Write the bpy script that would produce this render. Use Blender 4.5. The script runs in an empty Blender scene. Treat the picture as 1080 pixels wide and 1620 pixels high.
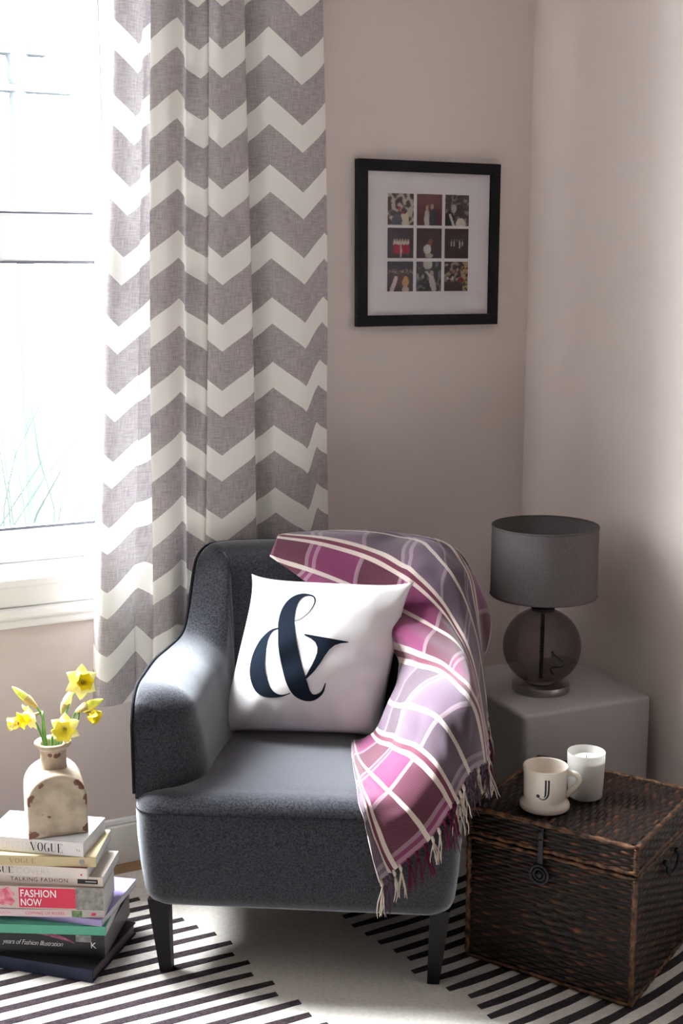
import bpy, bmesh, math, random
from mathutils import Vector, Matrix, noise
from mathutils.bvhtree import BVHTree
random.seed(7)
SC = bpy.context.scene
COL = SC.collection
PI = math.pi

# ---------------------------------------------------------------- camera
cam_d = bpy.data.cameras.new('camera')
cam_d.sensor_fit = 'VERTICAL'; cam_d.sensor_height = 24.0
cam_d.lens = 24.0 * 2050 / 1620
cam_d.clip_start = 0.05
CAM = bpy.data.objects.new('camera', cam_d); COL.objects.link(CAM)
CAM.location = (0, 0, 1.55)
CAM.rotation_euler = (math.radians(79.5), 0, math.radians(-26))
SC.camera = CAM

# ---------------------------------------------------------------- sky, daylight, exposure
world = bpy.data.worlds.new('overcast_sky'); SC.world = world
world.use_nodes = True
bg = world.node_tree.nodes['Background']
bg.inputs['Color'].default_value = (0.93, 0.955, 1.0, 1)
bg.inputs['Strength'].default_value = 55.0
WIN_L = -0.25          # windowless left wall of the bay (out of frame)
def portal(name, loc, rot, sx, sy):
    d = bpy.data.lights.new(name, 'AREA'); d.shape = 'RECTANGLE'; d.size = sx; d.size_y = sy
    d.cycles.is_portal = True
    o = bpy.data.objects.new(name, d); COL.objects.link(o); o.location = loc; o.rotation_euler = rot
portal('window_portal_back', (0.39, 3.26, 1.75), (math.radians(-90), 0, 0), 1.15, 1.7)
# hazy sun high behind the window, back left
sun_d = bpy.data.lights.new('hazy_sun', 'SUN'); sun_d.energy = 14.5; sun_d.angle = math.radians(24); sun_d.color = (0.97, 0.985, 1.0)
sun = bpy.data.objects.new('hazy_sun', sun_d); COL.objects.link(sun); sun.location = (-1, 5, 5)
sun.rotation_euler = Vector((-0.46, 0.38, 0.80)).to_track_quat('Z', 'Y').to_euler()
SC.view_settings.view_transform = 'Standard'
SC.view_settings.look = 'None'
SC.view_settings.gamma = 1.0
SC.view_settings.use_curve_mapping = False
SC.view_settings.exposure = 1.2
SC.cycles.max_bounces = 10
SC.cycles.diffuse_bounces = 6
SC.cycles.transparent_max_bounces = 16
SC.cycles.caustics_reflective = False
SC.cycles.caustics_refractive = False
SC.cycles.sample_clamp_indirect = 6.0
SC.cycles.use_denoising = True

# ---------------------------------------------------------------- materials
def nmat(name):
    m = bpy.data.materials.new(name); m.use_nodes = True
    return m, m.node_tree.nodes, m.node_tree.links, m.node_tree.nodes['Principled BSDF']
def mat(name, col, rough=0.6, metal=0.0, spec=0.4, var=0.0, scale=20, bump=0.0, bscale=200, col2=None, sheen=0.0):
    m, N, Lk, b = nmat(name)
    b.inputs['Roughness'].default_value = rough; b.inputs['Metallic'].default_value = metal
    b.inputs['Specular IOR Level'].default_value = spec
    if sheen:
        b.inputs['Sheen Weight'].default_value = sheen; b.inputs['Sheen Roughness'].default_value = 0.35; b.inputs['Sheen Tint'].default_value = (0.9, 0.94, 1.0, 1)
    b.inputs['Base Color'].default_value = (*col, 1)
    tc = None
    if var or col2 or bump:
        tc = N.new('ShaderNodeTexCoord')
    if var or col2:
        nz = N.new('ShaderNodeTexNoise'); nz.inputs['Scale'].default_value = scale; nz.inputs['Detail'].default_value = 4
        Lk.new(tc.outputs['Object'], nz.inputs['Vector'])
        r = N.new('ShaderNodeValToRGB'); r.color_ramp.elements[0].position = 0.35; r.color_ramp.elements[1].position = 0.65
        c2 = col2 if col2 else tuple(min(1, c * (1 + var)) for c in col)
        c1 = col if col2 else tuple(c * (1 - var) for c in col)
        r.color_ramp.elements[0].color = (*c1, 1); r.color_ramp.elements[1].color = (*c2, 1)
        Lk.new(nz.outputs['Fac'], r.inputs['Fac']); Lk.new(r.outputs['Color'], b.inputs['Base Color'])
    if bump:
        n2 = N.new('ShaderNodeTexNoise'); n2.inputs['Scale'].default_value = bscale; n2.inputs['Detail'].default_value = 3
        Lk.new(tc.outputs['Object'], n2.inputs['Vector'])
        bp = N.new('ShaderNodeBump'); bp.inputs['Strength'].default_value = bump; bp.inputs['Distance'].default_value = 0.002
        Lk.new(n2.outputs['Fac'], bp.inputs['Height']); Lk.new(bp.outputs['Normal'], b.inputs['Normal'])
    return m
def vcol_mat(name, rough=0.6, spec=0.3, attr='Col', bump=0, bscale=300):
    m, N, Lk, b = nmat(name)
    a = N.new('ShaderNodeAttribute'); a.attribute_name = attr
    Lk.new(a.outputs['Color'], b.inputs['Base Color'])
    b.inputs['Roughness'].default_value = rough; b.inputs['Specular IOR Level'].default_value = spec
    return m
def math_node(N, Lk, op, a, b=None, c=None):
    n = N.new('ShaderNodeMath'); n.operation = op
    for i, v in enumerate((a, b, c)):
        if v is None: continue
        if isinstance(v, (int, float)): n.inputs[i].default_value = v
        else: Lk.new(v, n.inputs[i])
    return n.outputs[0]
def mix_rgb(N, Lk, f, a, b):
    n = N.new('ShaderNodeMix'); n.data_type = 'RGBA'
    if isinstance(f, (int, float)): n.inputs[0].default_value = f
    else: Lk.new(f, n.inputs[0])
    for i, v in ((6, a), (7, b)):
        if isinstance(v, tuple): n.inputs[i].default_value = (*v, 1)
        else: Lk.new(v, n.inputs[i])
    return n.outputs[2]

M = {}
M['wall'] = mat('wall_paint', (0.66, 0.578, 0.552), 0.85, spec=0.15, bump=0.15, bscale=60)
M['wall_far'] = mat('unseen_wall_darkened', (0.20, 0.18, 0.17), 0.85, spec=0.15)  # unseen walls, coloured dark to cut bounce light from the camera side
M['ceiling'] = mat('ceiling_paint', (0.60, 0.58, 0.56), 0.9, spec=0.1)
M['white_paint'] = mat('white_gloss_paint', (0.90, 0.89, 0.88), 0.4, spec=0.4)
M['seal'] = mat('grey_glazing_seal', (0.10, 0.105, 0.12), 0.9, spec=0.0)
M['charcoal'] = mat('charcoal_wool', (0.017, 0.0165, 0.0195), 0.95, spec=0.04, col2=(0.050, 0.049, 0.058), scale=260, bump=0.5, bscale=900, sheen=1.0)
M['piping'] = mat('dark_piping', (0.012, 0.012, 0.015), 0.9, spec=0.05)
M['black_wood'] = mat('black_painted_wood', (0.012, 0.010, 0.011), 0.55, spec=0.12)
M['black_frame'] = mat('black_frame', (0.010, 0.009, 0.011), 0.5, spec=0.12)
M['mat_board'] = mat('white_mat_board', (0.66, 0.625, 0.645), 0.9, spec=0.1)
M['cotton'] = mat('white_cotton', (0.63, 0.60, 0.61), 0.9, spec=0.1, bump=0.35, bscale=700)
M['navy_print'] = mat('navy_print', (0.010, 0.014, 0.022), 0.9, spec=0.0)
M['shade'] = mat('grey_linen_shade', (0.115, 0.100, 0.103), 0.9, spec=0.1, var=0.12, scale=260, bump=0.3, bscale=900)
M['shade_rim'] = mat('dark_shade_rim', (0.07, 0.06, 0.062), 0.8)
M['chrome'] = mat('brushed_steel', (0.36, 0.34, 0.345), 0.28, metal=1.0)
M['cord'] = mat('black_cord', (0.012, 0.012, 0.014), 0.5)
M['cube'] = mat('pale_grey_leatherette', (0.38, 0.355, 0.345), 0.55, spec=0.2, bump=0.08, bscale=150)
M['iron'] = mat('black_iron', (0.010, 0.010, 0.012), 0.5, metal=0.0, spec=0.3)
M['wicker_core'] = mat('dark_wicker_core', (0.010, 0.006, 0.005), 0.7)
M['wicker'] = vcol_mat('woven_wicker', 0.45, 0.22)
M['ceramic'] = mat('cream_ceramic', (0.72, 0.64, 0.56), 0.25, spec=0.5)
M['ink'] = mat('black_ink', (0.016, 0.014, 0.018), 0.6)
M['ink_grey'] = mat('grey_ink', (0.28, 0.26, 0.26), 0.7)
M['wax'] = mat('cream_wax', (0.86, 0.82, 0.72), 0.5)
M['wick'] = mat('wick', (0.25, 0.22, 0.2), 0.9)
M['rug'] = mat('cream_wool_rug', (0.60, 0.56, 0.515), 0.97, spec=0.05, var=0.07, scale=90, bump=0.8, bscale=420)
M['rug_dark'] = mat('charcoal_rug_stripe', (0.040, 0.030, 0.034), 0.97, spec=0.05, var=0.3, scale=120, bump=0.8, bscale=420)
M['plank'] = mat('oak_plank', (0.20, 0.115, 0.055), 0.5, var=0.3, scale=9)
M['paper'] = mat('page_block', (0.74, 0.72, 0.71), 0.9, spec=0.1, bump=0.2, bscale=400)
M['white_print'] = mat('white_lettering', (0.85, 0.83, 0.82), 0.6)
M['vase'] = None
M['stem'] = mat('green_stem', (0.09, 0.22, 0.06), 0.5)
M['petal_pale'] = mat('pale_yellow_petal', (0.95, 0.88, 0.40), 0.6, spec=0.2)
M['petal'] = mat('yellow_petal', (0.95, 0.82, 0.08), 0.6, spec=0.2)
M['cup'] = mat('deep_yellow_cup', (0.95, 0.74, 0.01), 0.6, spec=0.2)
M['bud'] = mat('green_yellow_bud', (0.46, 0.52, 0.06), 0.6, col2=(0.85, 0.80, 0.10), scale=40)
M['sheath'] = mat('papery_brown_sheath', (0.36, 0.27, 0.13), 0.8)
M['fringe_cream'] = mat('cream_yarn', (0.44, 0.37, 0.32), 0.95, spec=0.05)
M['fringe_maroon'] = mat('maroon_yarn', (0.075, 0.008, 0.026), 0.95, spec=0.05)
M['fringe_mauve'] = mat('mauve_yarn', (0.075, 0.048, 0.066), 0.95, spec=0.05)
M['outside_wall'] = mat('pale_render', (0.34, 0.345, 0.35), 0.9)
M['outside_green'] = mat('pale_foliage', (0.0105, 0.0145, 0.0120), 0.8, spec=0.0)
M['outside_post'] = mat('blue_grey_paint', (0.0150, 0.0166, 0.0170), 0.9, spec=0.0)
M['outside_ground'] = mat('pale_paving', (0.55, 0.55, 0.54), 0.9)

def glass_mat(name, tint, ior=1.45, rough=0.02):
    m = bpy.data.materials.new(name); m.use_nodes = True
    N, Lk = m.node_tree.nodes, m.node_tree.links
    N.clear(); out = N.new('ShaderNodeOutputMaterial')
    t = N.new('ShaderNodeBsdfTransparent'); t.inputs['Color'].default_value = (*tint, 1)
    g = N.new('ShaderNodeBsdfGlossy'); g.inputs['Roughness'].default_value = rough
    lw = N.new('ShaderNodeLayerWeight'); lw.inputs['Blend'].default_value = 0.5
    f5 = math_node(N, Lk, 'POWER', lw.outputs['Facing'], 5.0)
    f = math_node(N, Lk, 'MULTIPLY_ADD', f5, 0.5, 0.035 if ior > 1.2 else 0.012)
    mx = N.new('ShaderNodeMixShader'); Lk.new(f, mx.inputs[0])
    Lk.new(t.outputs[0], mx.inputs[1]); Lk.new(g.outputs[0], mx.inputs[2]); Lk.new(mx.outputs[0], out.inputs[0])
    return m
M['pane'] = glass_mat('window_glass', (0.97, 0.99, 0.99))
M['picture_glass'] = glass_mat('picture_glass', (0.99, 0.99, 0.99), 1.15)
M['smoke_glass'] = None
def smoke():
    m = bpy.data.materials.new('smoked_glass'); m.use_nodes = True
    N, Lk = m.node_tree.nodes, m.node_tree.links
    N.clear(); out = N.new('ShaderNodeOutputMaterial')
    t = N.new('ShaderNodeBsdfTransparent'); t.inputs['Color'].default_value = (0.70, 0.655, 0.655, 1)
    d = N.new('ShaderNodeBsdfPrincipled'); d.inputs['Base Color'].default_value = (0.060, 0.050, 0.052, 1); d.inputs['Roughness'].default_value = 0.12
    lw = N.new('ShaderNodeLayerWeight'); lw.inputs['Blend'].default_value = 0.35
    f = math_node(N, Lk, 'MULTIPLY_ADD', lw.outputs['Facing'], 0.45, 0.16)
    mx = N.new('ShaderNodeMixShader'); Lk.new(f, mx.inputs[0]); Lk.new(t.outputs[0], mx.inputs[1]); Lk.new(d.outputs[0], mx.inputs[2]); Lk.new(mx.outputs[0], out.inputs[0])
    return m
M['smoke_glass'] = smoke()

def frosted():
    m, N, Lk, b = nmat('frosted_white_glass')
    b.inputs['Base Color'].default_value = (0.80, 0.79, 0.78, 1); b.inputs['Roughness'].default_value = 0.35
    b.inputs['Subsurface Weight'].default_value = 0.0
    tr = N.new('ShaderNodeBsdfTranslucent'); tr.inputs['Color'].default_value = (0.86, 0.84, 0.80, 1)
    mx = N.new('ShaderNodeMixShader'); mx.inputs[0].default_value = 0.45
    Lk.new(b.outputs[0], mx.inputs[1]); Lk.new(tr.outputs[0], mx.inputs[2])
    Lk.new(mx.outputs[0], N['Material Output'].inputs[0])
    return m
M['frosted'] = frosted()

def curtain_mat():
    m, N, Lk, b = nmat('grey_white_chevron_linen')
    uv = N.new('ShaderNodeUVMap'); uv.uv_map = 'UVMap'
    sx = N.new('ShaderNodeSeparateXYZ'); Lk.new(uv.outputs[0], sx.inputs[0])
    tri = math_node(N, Lk, 'PINGPONG', sx.outputs[0], 1.0)
    s = math_node(N, Lk, 'MULTIPLY_ADD', tri, 0.066, sx.outputs[1])
    s = math_node(N, Lk, 'SUBTRACT', s, 2.138)
    s = math_node(N, Lk, 'DIVIDE', s, 0.1628)
    f = math_node(N, Lk, 'FRACT', s)
    wh = math_node(N, Lk, 'GREATER_THAN', f, 0.595)
    # linen threads, warp and weft
    def thread(axis_scale):
        mp = N.new('ShaderNodeMapping'); mp.inputs['Scale'].default_value = axis_scale
        Lk.new(uv.outputs[0], mp.inputs[0])
        nz = N.new('ShaderNodeTexNoise'); nz.inputs['Scale'].default_value = 1.0; nz.inputs['Detail'].default_value = 3
        Lk.new(mp.outputs[0], nz.inputs['Vector']); return nz.outputs['Fac']
    t1 = thread((42, 30, 1)); t2 = thread((3, 420, 1))
    t = math_node(N, Lk, 'ADD', t1, t2); t = math_node(N, Lk, 'MULTIPLY', t, 0.5)
    r = N.new('ShaderNodeValToRGB'); r.color_ramp.elements[0].position = 0.36; r.color_ramp.elements[1].position = 0.64
    r.color_ramp.elements[0].color = (0.29, 0.26, 0.27, 1); r.color_ramp.elements[1].color = (0.50, 0.46, 0.465, 1)
    Lk.new(t, r.inputs['Fac'])
    c = mix_rgb(N, Lk, wh, r.outputs['Color'], (0.83, 0.81, 0.775))
    Lk.new(c, b.inputs['Base Color']); b.inputs['Roughness'].default_value = 0.95; b.inputs['Specular IOR Level'].default_value = 0.05
    tr = N.new('ShaderNodeBsdfTranslucent'); Lk.new(c, tr.inputs['Color'])
    mx = N.new('ShaderNodeMixShader'); mx.inputs[0].default_value = 0.055
    Lk.new(b.outputs[0], mx.inputs[1]); Lk.new(tr.outputs[0], mx.inputs[2])
    Lk.new(mx.outputs[0], N['Material Output'].inputs[0])
    return m
M['curtain'] = curtain_mat()

def plaid_mat():
    """u runs along the throw (metres), v counts half periods across it."""
    m, N, Lk, b = nmat('magenta_mauve_plaid_wool')
    uv = N.new('ShaderNodeUVMap'); uv.uv_map = 'UVMap'
    sx = N.new('ShaderNodeSeparateXYZ'); Lk.new(uv.outputs[0], sx.inputs[0])
    u, v = sx.outputs[0], sx.outputs[1]
    def near(x, c, w):          # 1 where |x - c| < w
        d = math_node(N, Lk, 'SUBTRACT', x, c); d = math_node(N, Lk, 'ABSOLUTE', d)
        return math_node(N, Lk, 'LESS_THAN', d, w)
    p4 = math_node(N, Lk, 'MODULO', math_node(N, Lk, 'ADD', v, 8.0), 4.0)     # 0..4
    mag = near(p4, 3.0, 1.0)    # rows 2..4 magenta, 0..2 mauve
    p2 = math_node(N, Lk, 'MODULO', math_node(N, Lk, 'ADD', v, 9.0), 2.0)     # single at 0 (odd rows) -> double at 1
    ud = math_node(N, Lk, 'FRACT', math_node(N, Lk, 'DIVIDE', u, 0.24))
    umag = near(ud, 0.5, 0.26)
    c_mag = mix_rgb(N, Lk, umag, (0.058, 0.0055, 0.019), (0.115, 0.010, 0.055))
    c_mau = mix_rgb(N, Lk, umag, (0.058, 0.037, 0.052), (0.092, 0.060, 0.088))
    c = mix_rgb(N, Lk, mag, c_mau, c_mag)
    # thin pale cross lines
    w1 = near(ud, 0.22, 0.020); w2 = near(ud, 0.30, 0.020); w3 = near(ud, 0.76, 0.022)
    w = math_node(N, Lk, 'MAXIMUM', math_node(N, Lk, 'MAXIMUM', w1, w2), w3)
    w = math_node(N, Lk, 'MULTIPLY', w, 0.34)
    c = mix_rgb(N, Lk, w, c, (0.42, 0.31, 0.33))
    # cream lengthwise lines: pair around p2=1, single at p2=0
    d1 = near(p2, 0.875, 0.062); d2 = near(p2, 1.125, 0.062)
    s1 = math_node(N, Lk, 'LESS_THAN', p2, 0.058); s2 = math_node(N, Lk, 'GREATER_THAN', p2, 1.942)
    ln = math_node(N, Lk, 'MAXIMUM', math_node(N, Lk, 'MAXIMUM', d1, d2), math_node(N, Lk, 'MAXIMUM', s1, s2))
    mid = near(p2, 1.0, 0.06)
    c = mix_rgb(N, Lk, mid, c, (0.085, 0.008, 0.025))
    # twill: fine diagonal
    tw = math_node(N, Lk, 'ADD', math_node(N, Lk, 'MULTIPLY', u, 330.0), math_node(N, Lk, 'MULTIPLY', v, 22.0))
    tw = math_node(N, Lk, 'FRACT', tw); twm = math_node(N, Lk, 'LESS_THAN', tw, 0.35)
    lw = math_node(N, Lk, 'SUBTRACT', ln, math_node(N, Lk, 'MULTIPLY', math_node(N, Lk, 'MULTIPLY', twm, ln), 0.35))
    c = mix_rgb(N, Lk, lw, c, (0.47, 0.40, 0.345))
    c = mix_rgb(N, Lk, math_node(N, Lk, 'MULTIPLY', twm, 0.12), c, (0.5, 0.38, 0.44))
    Lk.new(c, b.inputs['Base Color']); b.inputs['Roughness'].default_value = 0.95; b.inputs['Specular IOR Level'].default_value = 0.05
    b.inputs['Sheen Weight'].default_value = 0.3
    bp = N.new('ShaderNodeBump'); bp.inputs['Strength'].default_value = 0.35; bp.inputs['Distance'].default_value = 0.001
    Lk.new(tw, bp.inputs['Height']); Lk.new(bp.outputs[0], b.inputs['Normal'])
    return m
M['plaid'] = plaid_mat()

def vase_mat():
    m, N, Lk, b = nmat('distressed_cream_glaze')
    tc = N.new('ShaderNodeTexCoord')
    nz = N.new('ShaderNodeTexNoise'); nz.inputs['Scale'].default_value = 22; nz.inputs['Detail'].default_value = 6
    Lk.new(tc.outputs['Object'], nz.inputs['Vector'])
    r = N.new('ShaderNodeValToRGB'); e = r.color_ramp.elements
    e[0].position = 0.30; e[0].color = (0.28, 0.21, 0.145, 1); e[1].position = 0.62; e[1].color = (0.50, 0.405, 0.30, 1)
    Lk.new(nz.outputs['Fac'], r.inputs['Fac'])
    at = N.new('ShaderNodeAttribute'); at.attribute_name = 'Col'
    n2 = N.new('ShaderNodeTexNoise'); n2.inputs['Scale'].default_value = 75; n2.inputs['Detail'].default_value = 3
    Lk.new(tc.outputs['Object'], n2.inputs['Vector'])
    chip = math_node(N, Lk, 'ADD', at.outputs['Fac'], n2.outputs['Fac'])
    chip = math_node(N, Lk, 'GREATER_THAN', chip, 0.98)
    sp = math_node(N, Lk, 'GREATER_THAN', n2.outputs['Fac'], 0.735)
    chip = math_node(N, Lk, 'MAXIMUM', chip, sp)
    c = mix_rgb(N, Lk, chip, r.outputs['Color'], (0.15, 0.05, 0.025))
    Lk.new(c, b.inputs['Base Color']); b.inputs['Roughness'].default_value = 0.5
    return m
M['vase'] = vase_mat()

# ---------------------------------------------------------------- object helpers
def mesh_obj(name, verts, faces, m, parent=None, smooth=True, uv=None, cols=None):
    me = bpy.data.meshes.new(name); me.from_pydata([tuple(v) for v in verts], [], faces); me.update()
    if uv:
        l = me.uv_layers.new(name='UVMap')
        for lp in me.loops: l.data[lp.index].uv = uv[lp.vertex_index]
    if cols:
        a = me.color_attributes.new('Col', 'FLOAT_COLOR', 'POINT')
        for i, c in enumerate(cols): a.data[i].color = (*c, 1)
    if smooth:
        for p in me.polygons: p.use_smooth = True
    if m: me.materials.append(m)
    o = bpy.data.objects.new(name, me); COL.objects.link(o)
    if parent: o.parent = parent
    return o
def fixn(o):
    b = bmesh.new(); b.from_mesh(o.data); bmesh.ops.recalc_face_normals(b, faces=b.faces); b.to_mesh(o.data); b.free(); return o
def bm_obj(name, b, m, parent=None, smooth=False):
    me = bpy.data.meshes.new(name); bmesh.ops.recalc_face_normals(b, faces=b.faces); b.to_mesh(me); b.free()
    if smooth:
        for p in me.polygons: p.use_smooth = True
    if m: me.materials.append(m)
    o = bpy.data.objects.new(name, me); COL.objects.link(o)
    if parent: o.parent = parent
    return o
def tag(o, label, cat, group=None):
    o['label'] = label; o['category'] = cat
    if group: o['group'] = group
    return o
def thing(name, label, cat, loc=(0, 0, 0), rz=0.0, group=None):
    o = bpy.data.objects.new(name, None); COL.objects.link(o); o.location = loc; o.rotation_euler = (0, 0, rz)
    o.empty_display_size = 0.05
    return tag(o, label, cat, group)
def structure(o): o['kind'] = 'structure'; return o
def box(b, x0, x1, y0, y1, z0, z1, bev=0.0):
    vs = [b.verts.new(p) for p in ((x0,y0,z0),(x1,y0,z0),(x1,y1,z0),(x0,y1,z0),(x0,y0,z1),(x1,y0,z1),(x1,y1,z1),(x0,y1,z1))]
    fs = [b.faces.new([vs[i] for i in f]) for f in ((0,3,2,1),(4,5,6,7),(0,1,5,4),(1,2,6,5),(2,3,7,6),(3,0,4,7))]
    if bev:
        es = list({e for f in fs for e in f.edges})
        bmesh.ops.bevel(b, geom=es, offset=bev, segments=2, affect='EDGES', profile=0.5)
def box_obj(name, x0, x1, y0, y1, z0, z1, m, parent=None, bev=0.0):
    b = bmesh.new(); box(b, x0, x1, y0, y1, z0, z1, bev); return bm_obj(name, b, m, parent)
def quad_obj(name, pts, m, parent=None): return mesh_obj(name, pts, [tuple(range(len(pts)))], m, parent, smooth=False)
def grid_faces(nu, nv, closed_u=False):
    f = []
    for j in range(nv - 1):
        for i in range(nu if closed_u else nu - 1):
            i2 = (i + 1) % nu
            f.append((j*nu+i, j*nu+i2, (j+1)*nu+i2, (j+1)*nu+i))
    return f
def catmull(P, n):
    """open Catmull-Rom through tuples of any length, n samples per span"""
    out = []; L = len(P)
    for i in range(L - 1):
        p0, p1, p2, p3 = P[max(i-1, 0)], P[i], P[i+1], P[min(i+2, L-1)]
        for k in range(n):
            t = k / n
            out.append(tuple(0.5*((2*b) + (c-a)*t + (2*a-5*b+4*c-d)*t*t + (-a+3*b-3*c+d)*t**3) for a, b, c, d in zip(p0, p1, p2, p3)))
    out.append(tuple(P[-1])); return out
def tube_data(path, rad, seg=8, caps=True, base=0, twist=None):
    P = [Vector(p) for p in path]; n = len(P); vs = []; fs = []
    nrm = None
    for i in range(n):
        t = (P[min(i+1, n-1)] - P[max(i-1, 0)])
        if t.length < 1e-9: t = Vector((0, 0, 1))
        t.normalize()
        if nrm is None:
            nrm = t.orthogonal().normalized()
        else:
            nrm = nrm - t * nrm.dot(t)
            nrm = nrm.normalized() if nrm.length > 1e-6 else t.orthogonal().normalized()
        bn = t.cross(nrm)
        r = rad[i] if isinstance(rad, (list, tuple)) else rad
        for k in range(seg):
            a = 2*PI*k/seg
            rr = r * (1 + 0.28*math.cos(2*a + twist*i)) if twist else r
            vs.append(P[i] + nrm*(math.cos(a)*rr) + bn*(math.sin(a)*rr))
    for j in range(n-1):
        for k in range(seg):
            k2 = (k+1) % seg
            fs.append((base+j*seg+k, base+j*seg+k2, base+(j+1)*seg+k2, base+(j+1)*seg+k))
    if caps:
        fs.append(tuple(base+k for k in range(seg))[::-1]); fs.append(tuple(base+(n-1)*seg+k for k in range(seg)))
    return vs, fs
def tube(name, path, rad, m, parent=None, seg=8, twist=None):
    v, f = tube_data(path, rad, seg, twist=twist); return mesh_obj(name, v, f, m, parent)
def lathe(name, prof, m, parent=None, seg=40, cap0=True, cap1=True):
    vs = []
    for r, z in prof:
        for k in range(seg):
            a = 2*PI*k/seg; vs.append((r*math.cos(a), r*math.sin(a), z))
    fs = grid_faces(seg, len(prof), True)
    if cap0: fs.append(tuple(range(seg))[::-1])
    if cap1: fs.append(tuple((len(prof)-1)*seg + k for k in range(seg)))
    o = mesh_obj(name, vs, fs, m, parent); fixn(o); sharp(o); return o
def sharp(o, ang=42):
    me = o.data; b = bmesh.new(); b.from_mesh(me)
    for e in b.edges:
        if len(e.link_faces) == 2 and e.calc_face_angle(0) > math.radians(ang): e.smooth = False
    b.to_mesh(me); b.free(); return o
def rrect(hx, hy, R, n=6):
    pts = []
    for cx, cy, a0 in ((hx-R, hy-R, 0), (-hx+R, hy-R, 90), (-hx+R, -hy+R, 180), (hx-R, -hy+R, 270)):
        for k in range(n+1):
            a = math.radians(a0 + 90*k/n); pts.append((cx+R*math.cos(a), cy+R*math.sin(a)))
    return pts
def inset_poly(P, d):
    n = len(P); out = []
    for i in range(n):
        a, b, c = Vector(P[i-1]), Vector(P[i]), Vector(P[(i+1) % n])
        e1 = (b-a).normalized() if (b-a).length > 1e-9 else Vector((0, 0)); e2 = (c-b).normalized() if (c-b).length > 1e-9 else Vector((0, 0))
        n1 = Vector((-e1.y, e1.x)) + Vector((-e2.y, e2.x))
        n1 = n1.normalized() if n1.length > 1e-9 else n1
        out.append((b.x + n1.x*d, b.y + n1.y*d))
    return out
def loft(outline, rows, to3):
    """rows = (inset, level); outline counter-clockwise; to3(x, y, level) -> point. closed by end caps"""
    vs = []; n = len(outline)
    for ins, lv in rows:
        for p in inset_poly(outline, ins): vs.append(to3(p[0], p[1], lv))
    fs = grid_faces(n, len(rows), True)
    fs.append(tuple(range(n))[::-1]); fs.append(tuple((len(rows)-1)*n + k for k in range(n)))
    return vs, fs
def edge_rows(z0, z1, r, n=5, r0=None):
    r0 = r if r0 is None else r0
    rows = [(r0*(1-math.sin(t)), z0 + r0*(1-math.cos(t))) for t in [PI/2*k/n for k in range(n+1)]]
    rows += [(r*(1-math.cos(t)), z1 - r*(1-math.sin(t))) for t in [PI/2*k/n for k in range(n+1)]]
    return rows
def ribbon(P, n=5):
    """list of (x, y, width) -> 2D left and right edges"""
    Q = catmull(P, n); out = []
    for i, (x, y, w) in enumerate(Q):
        a, b = Q[max(i-1, 0)], Q[min(i+1, len(Q)-1)]
        t = Vector((b[0]-a[0], b[1]-a[1])); t = t.normalized() if t.length > 1e-9 else Vector((1, 0))
        nx, ny = -t.y, t.x; w = max(w, 0.0005)
        out.append(((x+nx*w/2, y+ny*w/2), (x, y), (x-nx*w/2, y-ny*w/2)))
    return out
def ribbons_mesh(name, strokes, polys, to3, m, parent, n=5, sub=0.03):
    vs = []; fs = []
    for s in strokes:
        R = ribbon(s, n); b0 = len(vs)
        for tri in R:
            for p in tri: vs.append(to3(*p))
        fs += [tuple(b0 + q for q in f) for f in grid_faces(3, len(R))]
    for poly in polys:
        b0 = len(vs)
        from mathutils.geometry import tessellate_polygon
        pts = [Vector((x, y, 0)) for x, y in poly]
        tris = tessellate_polygon([pts])
        bm = bmesh.new(); bv = [bm.verts.new(p) for p in pts]
        for t in tris:
            try: bm.faces.new([bv[i] for i in t])
            except ValueError: pass
        bmesh.ops.subdivide_edges(bm, edges=bm.edges[:], cuts=3, use_grid_fill=True)
        bmesh.ops.triangulate(bm, faces=bm.faces[:])
        bm.verts.index_update()
        for v in bm.verts: vs.append(to3(v.co.x, v.co.y))
        for f in bm.faces: fs.append(tuple(b0 + v.index for v in f.verts))
        bm.free()
    return mesh_obj(name, vs, fs, m, parent, smooth=True)
def text_mesh(name, s, w, h, m, parent, to3, thin=0.0, shear=0.0, spacing=1.0):
    """flat printed lettering, fitted into w x h, mapped by to3(x, y) with x,y from the lower left corner"""
    cu = bpy.data.curves.new('lettering', 'FONT'); cu.body = s; cu.offset = thin; cu.shear = shear; cu.space_character = spacing
    cu.resolution_u = 3
    t = bpy.data.objects.new('lettering', cu); COL.objects.link(t)
    dg = bpy.context.evaluated_depsgraph_get(); dg.update()
    me = bpy.data.meshes.new_from_object(t.evaluated_get(dg))
    bpy.data.objects.remove(t); bpy.data.curves.remove(cu)
    xs = [v.co.x for v in me.vertices]; ys = [v.co.y for v in me.vertices]
    x0, x1, y0, y1 = min(xs), max(xs), min(ys), max(ys)
    for v in me.vertices: v.co = to3((v.co.x-x0)/(x1-x0)*w, (v.co.y-y0)/(y1-y0)*h)
    me.materials.clear(); me.materials.append(m); me.name = name
    o = bpy.data.objects.new(name, me); COL.objects.link(o); o.parent = parent
    return o

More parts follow.
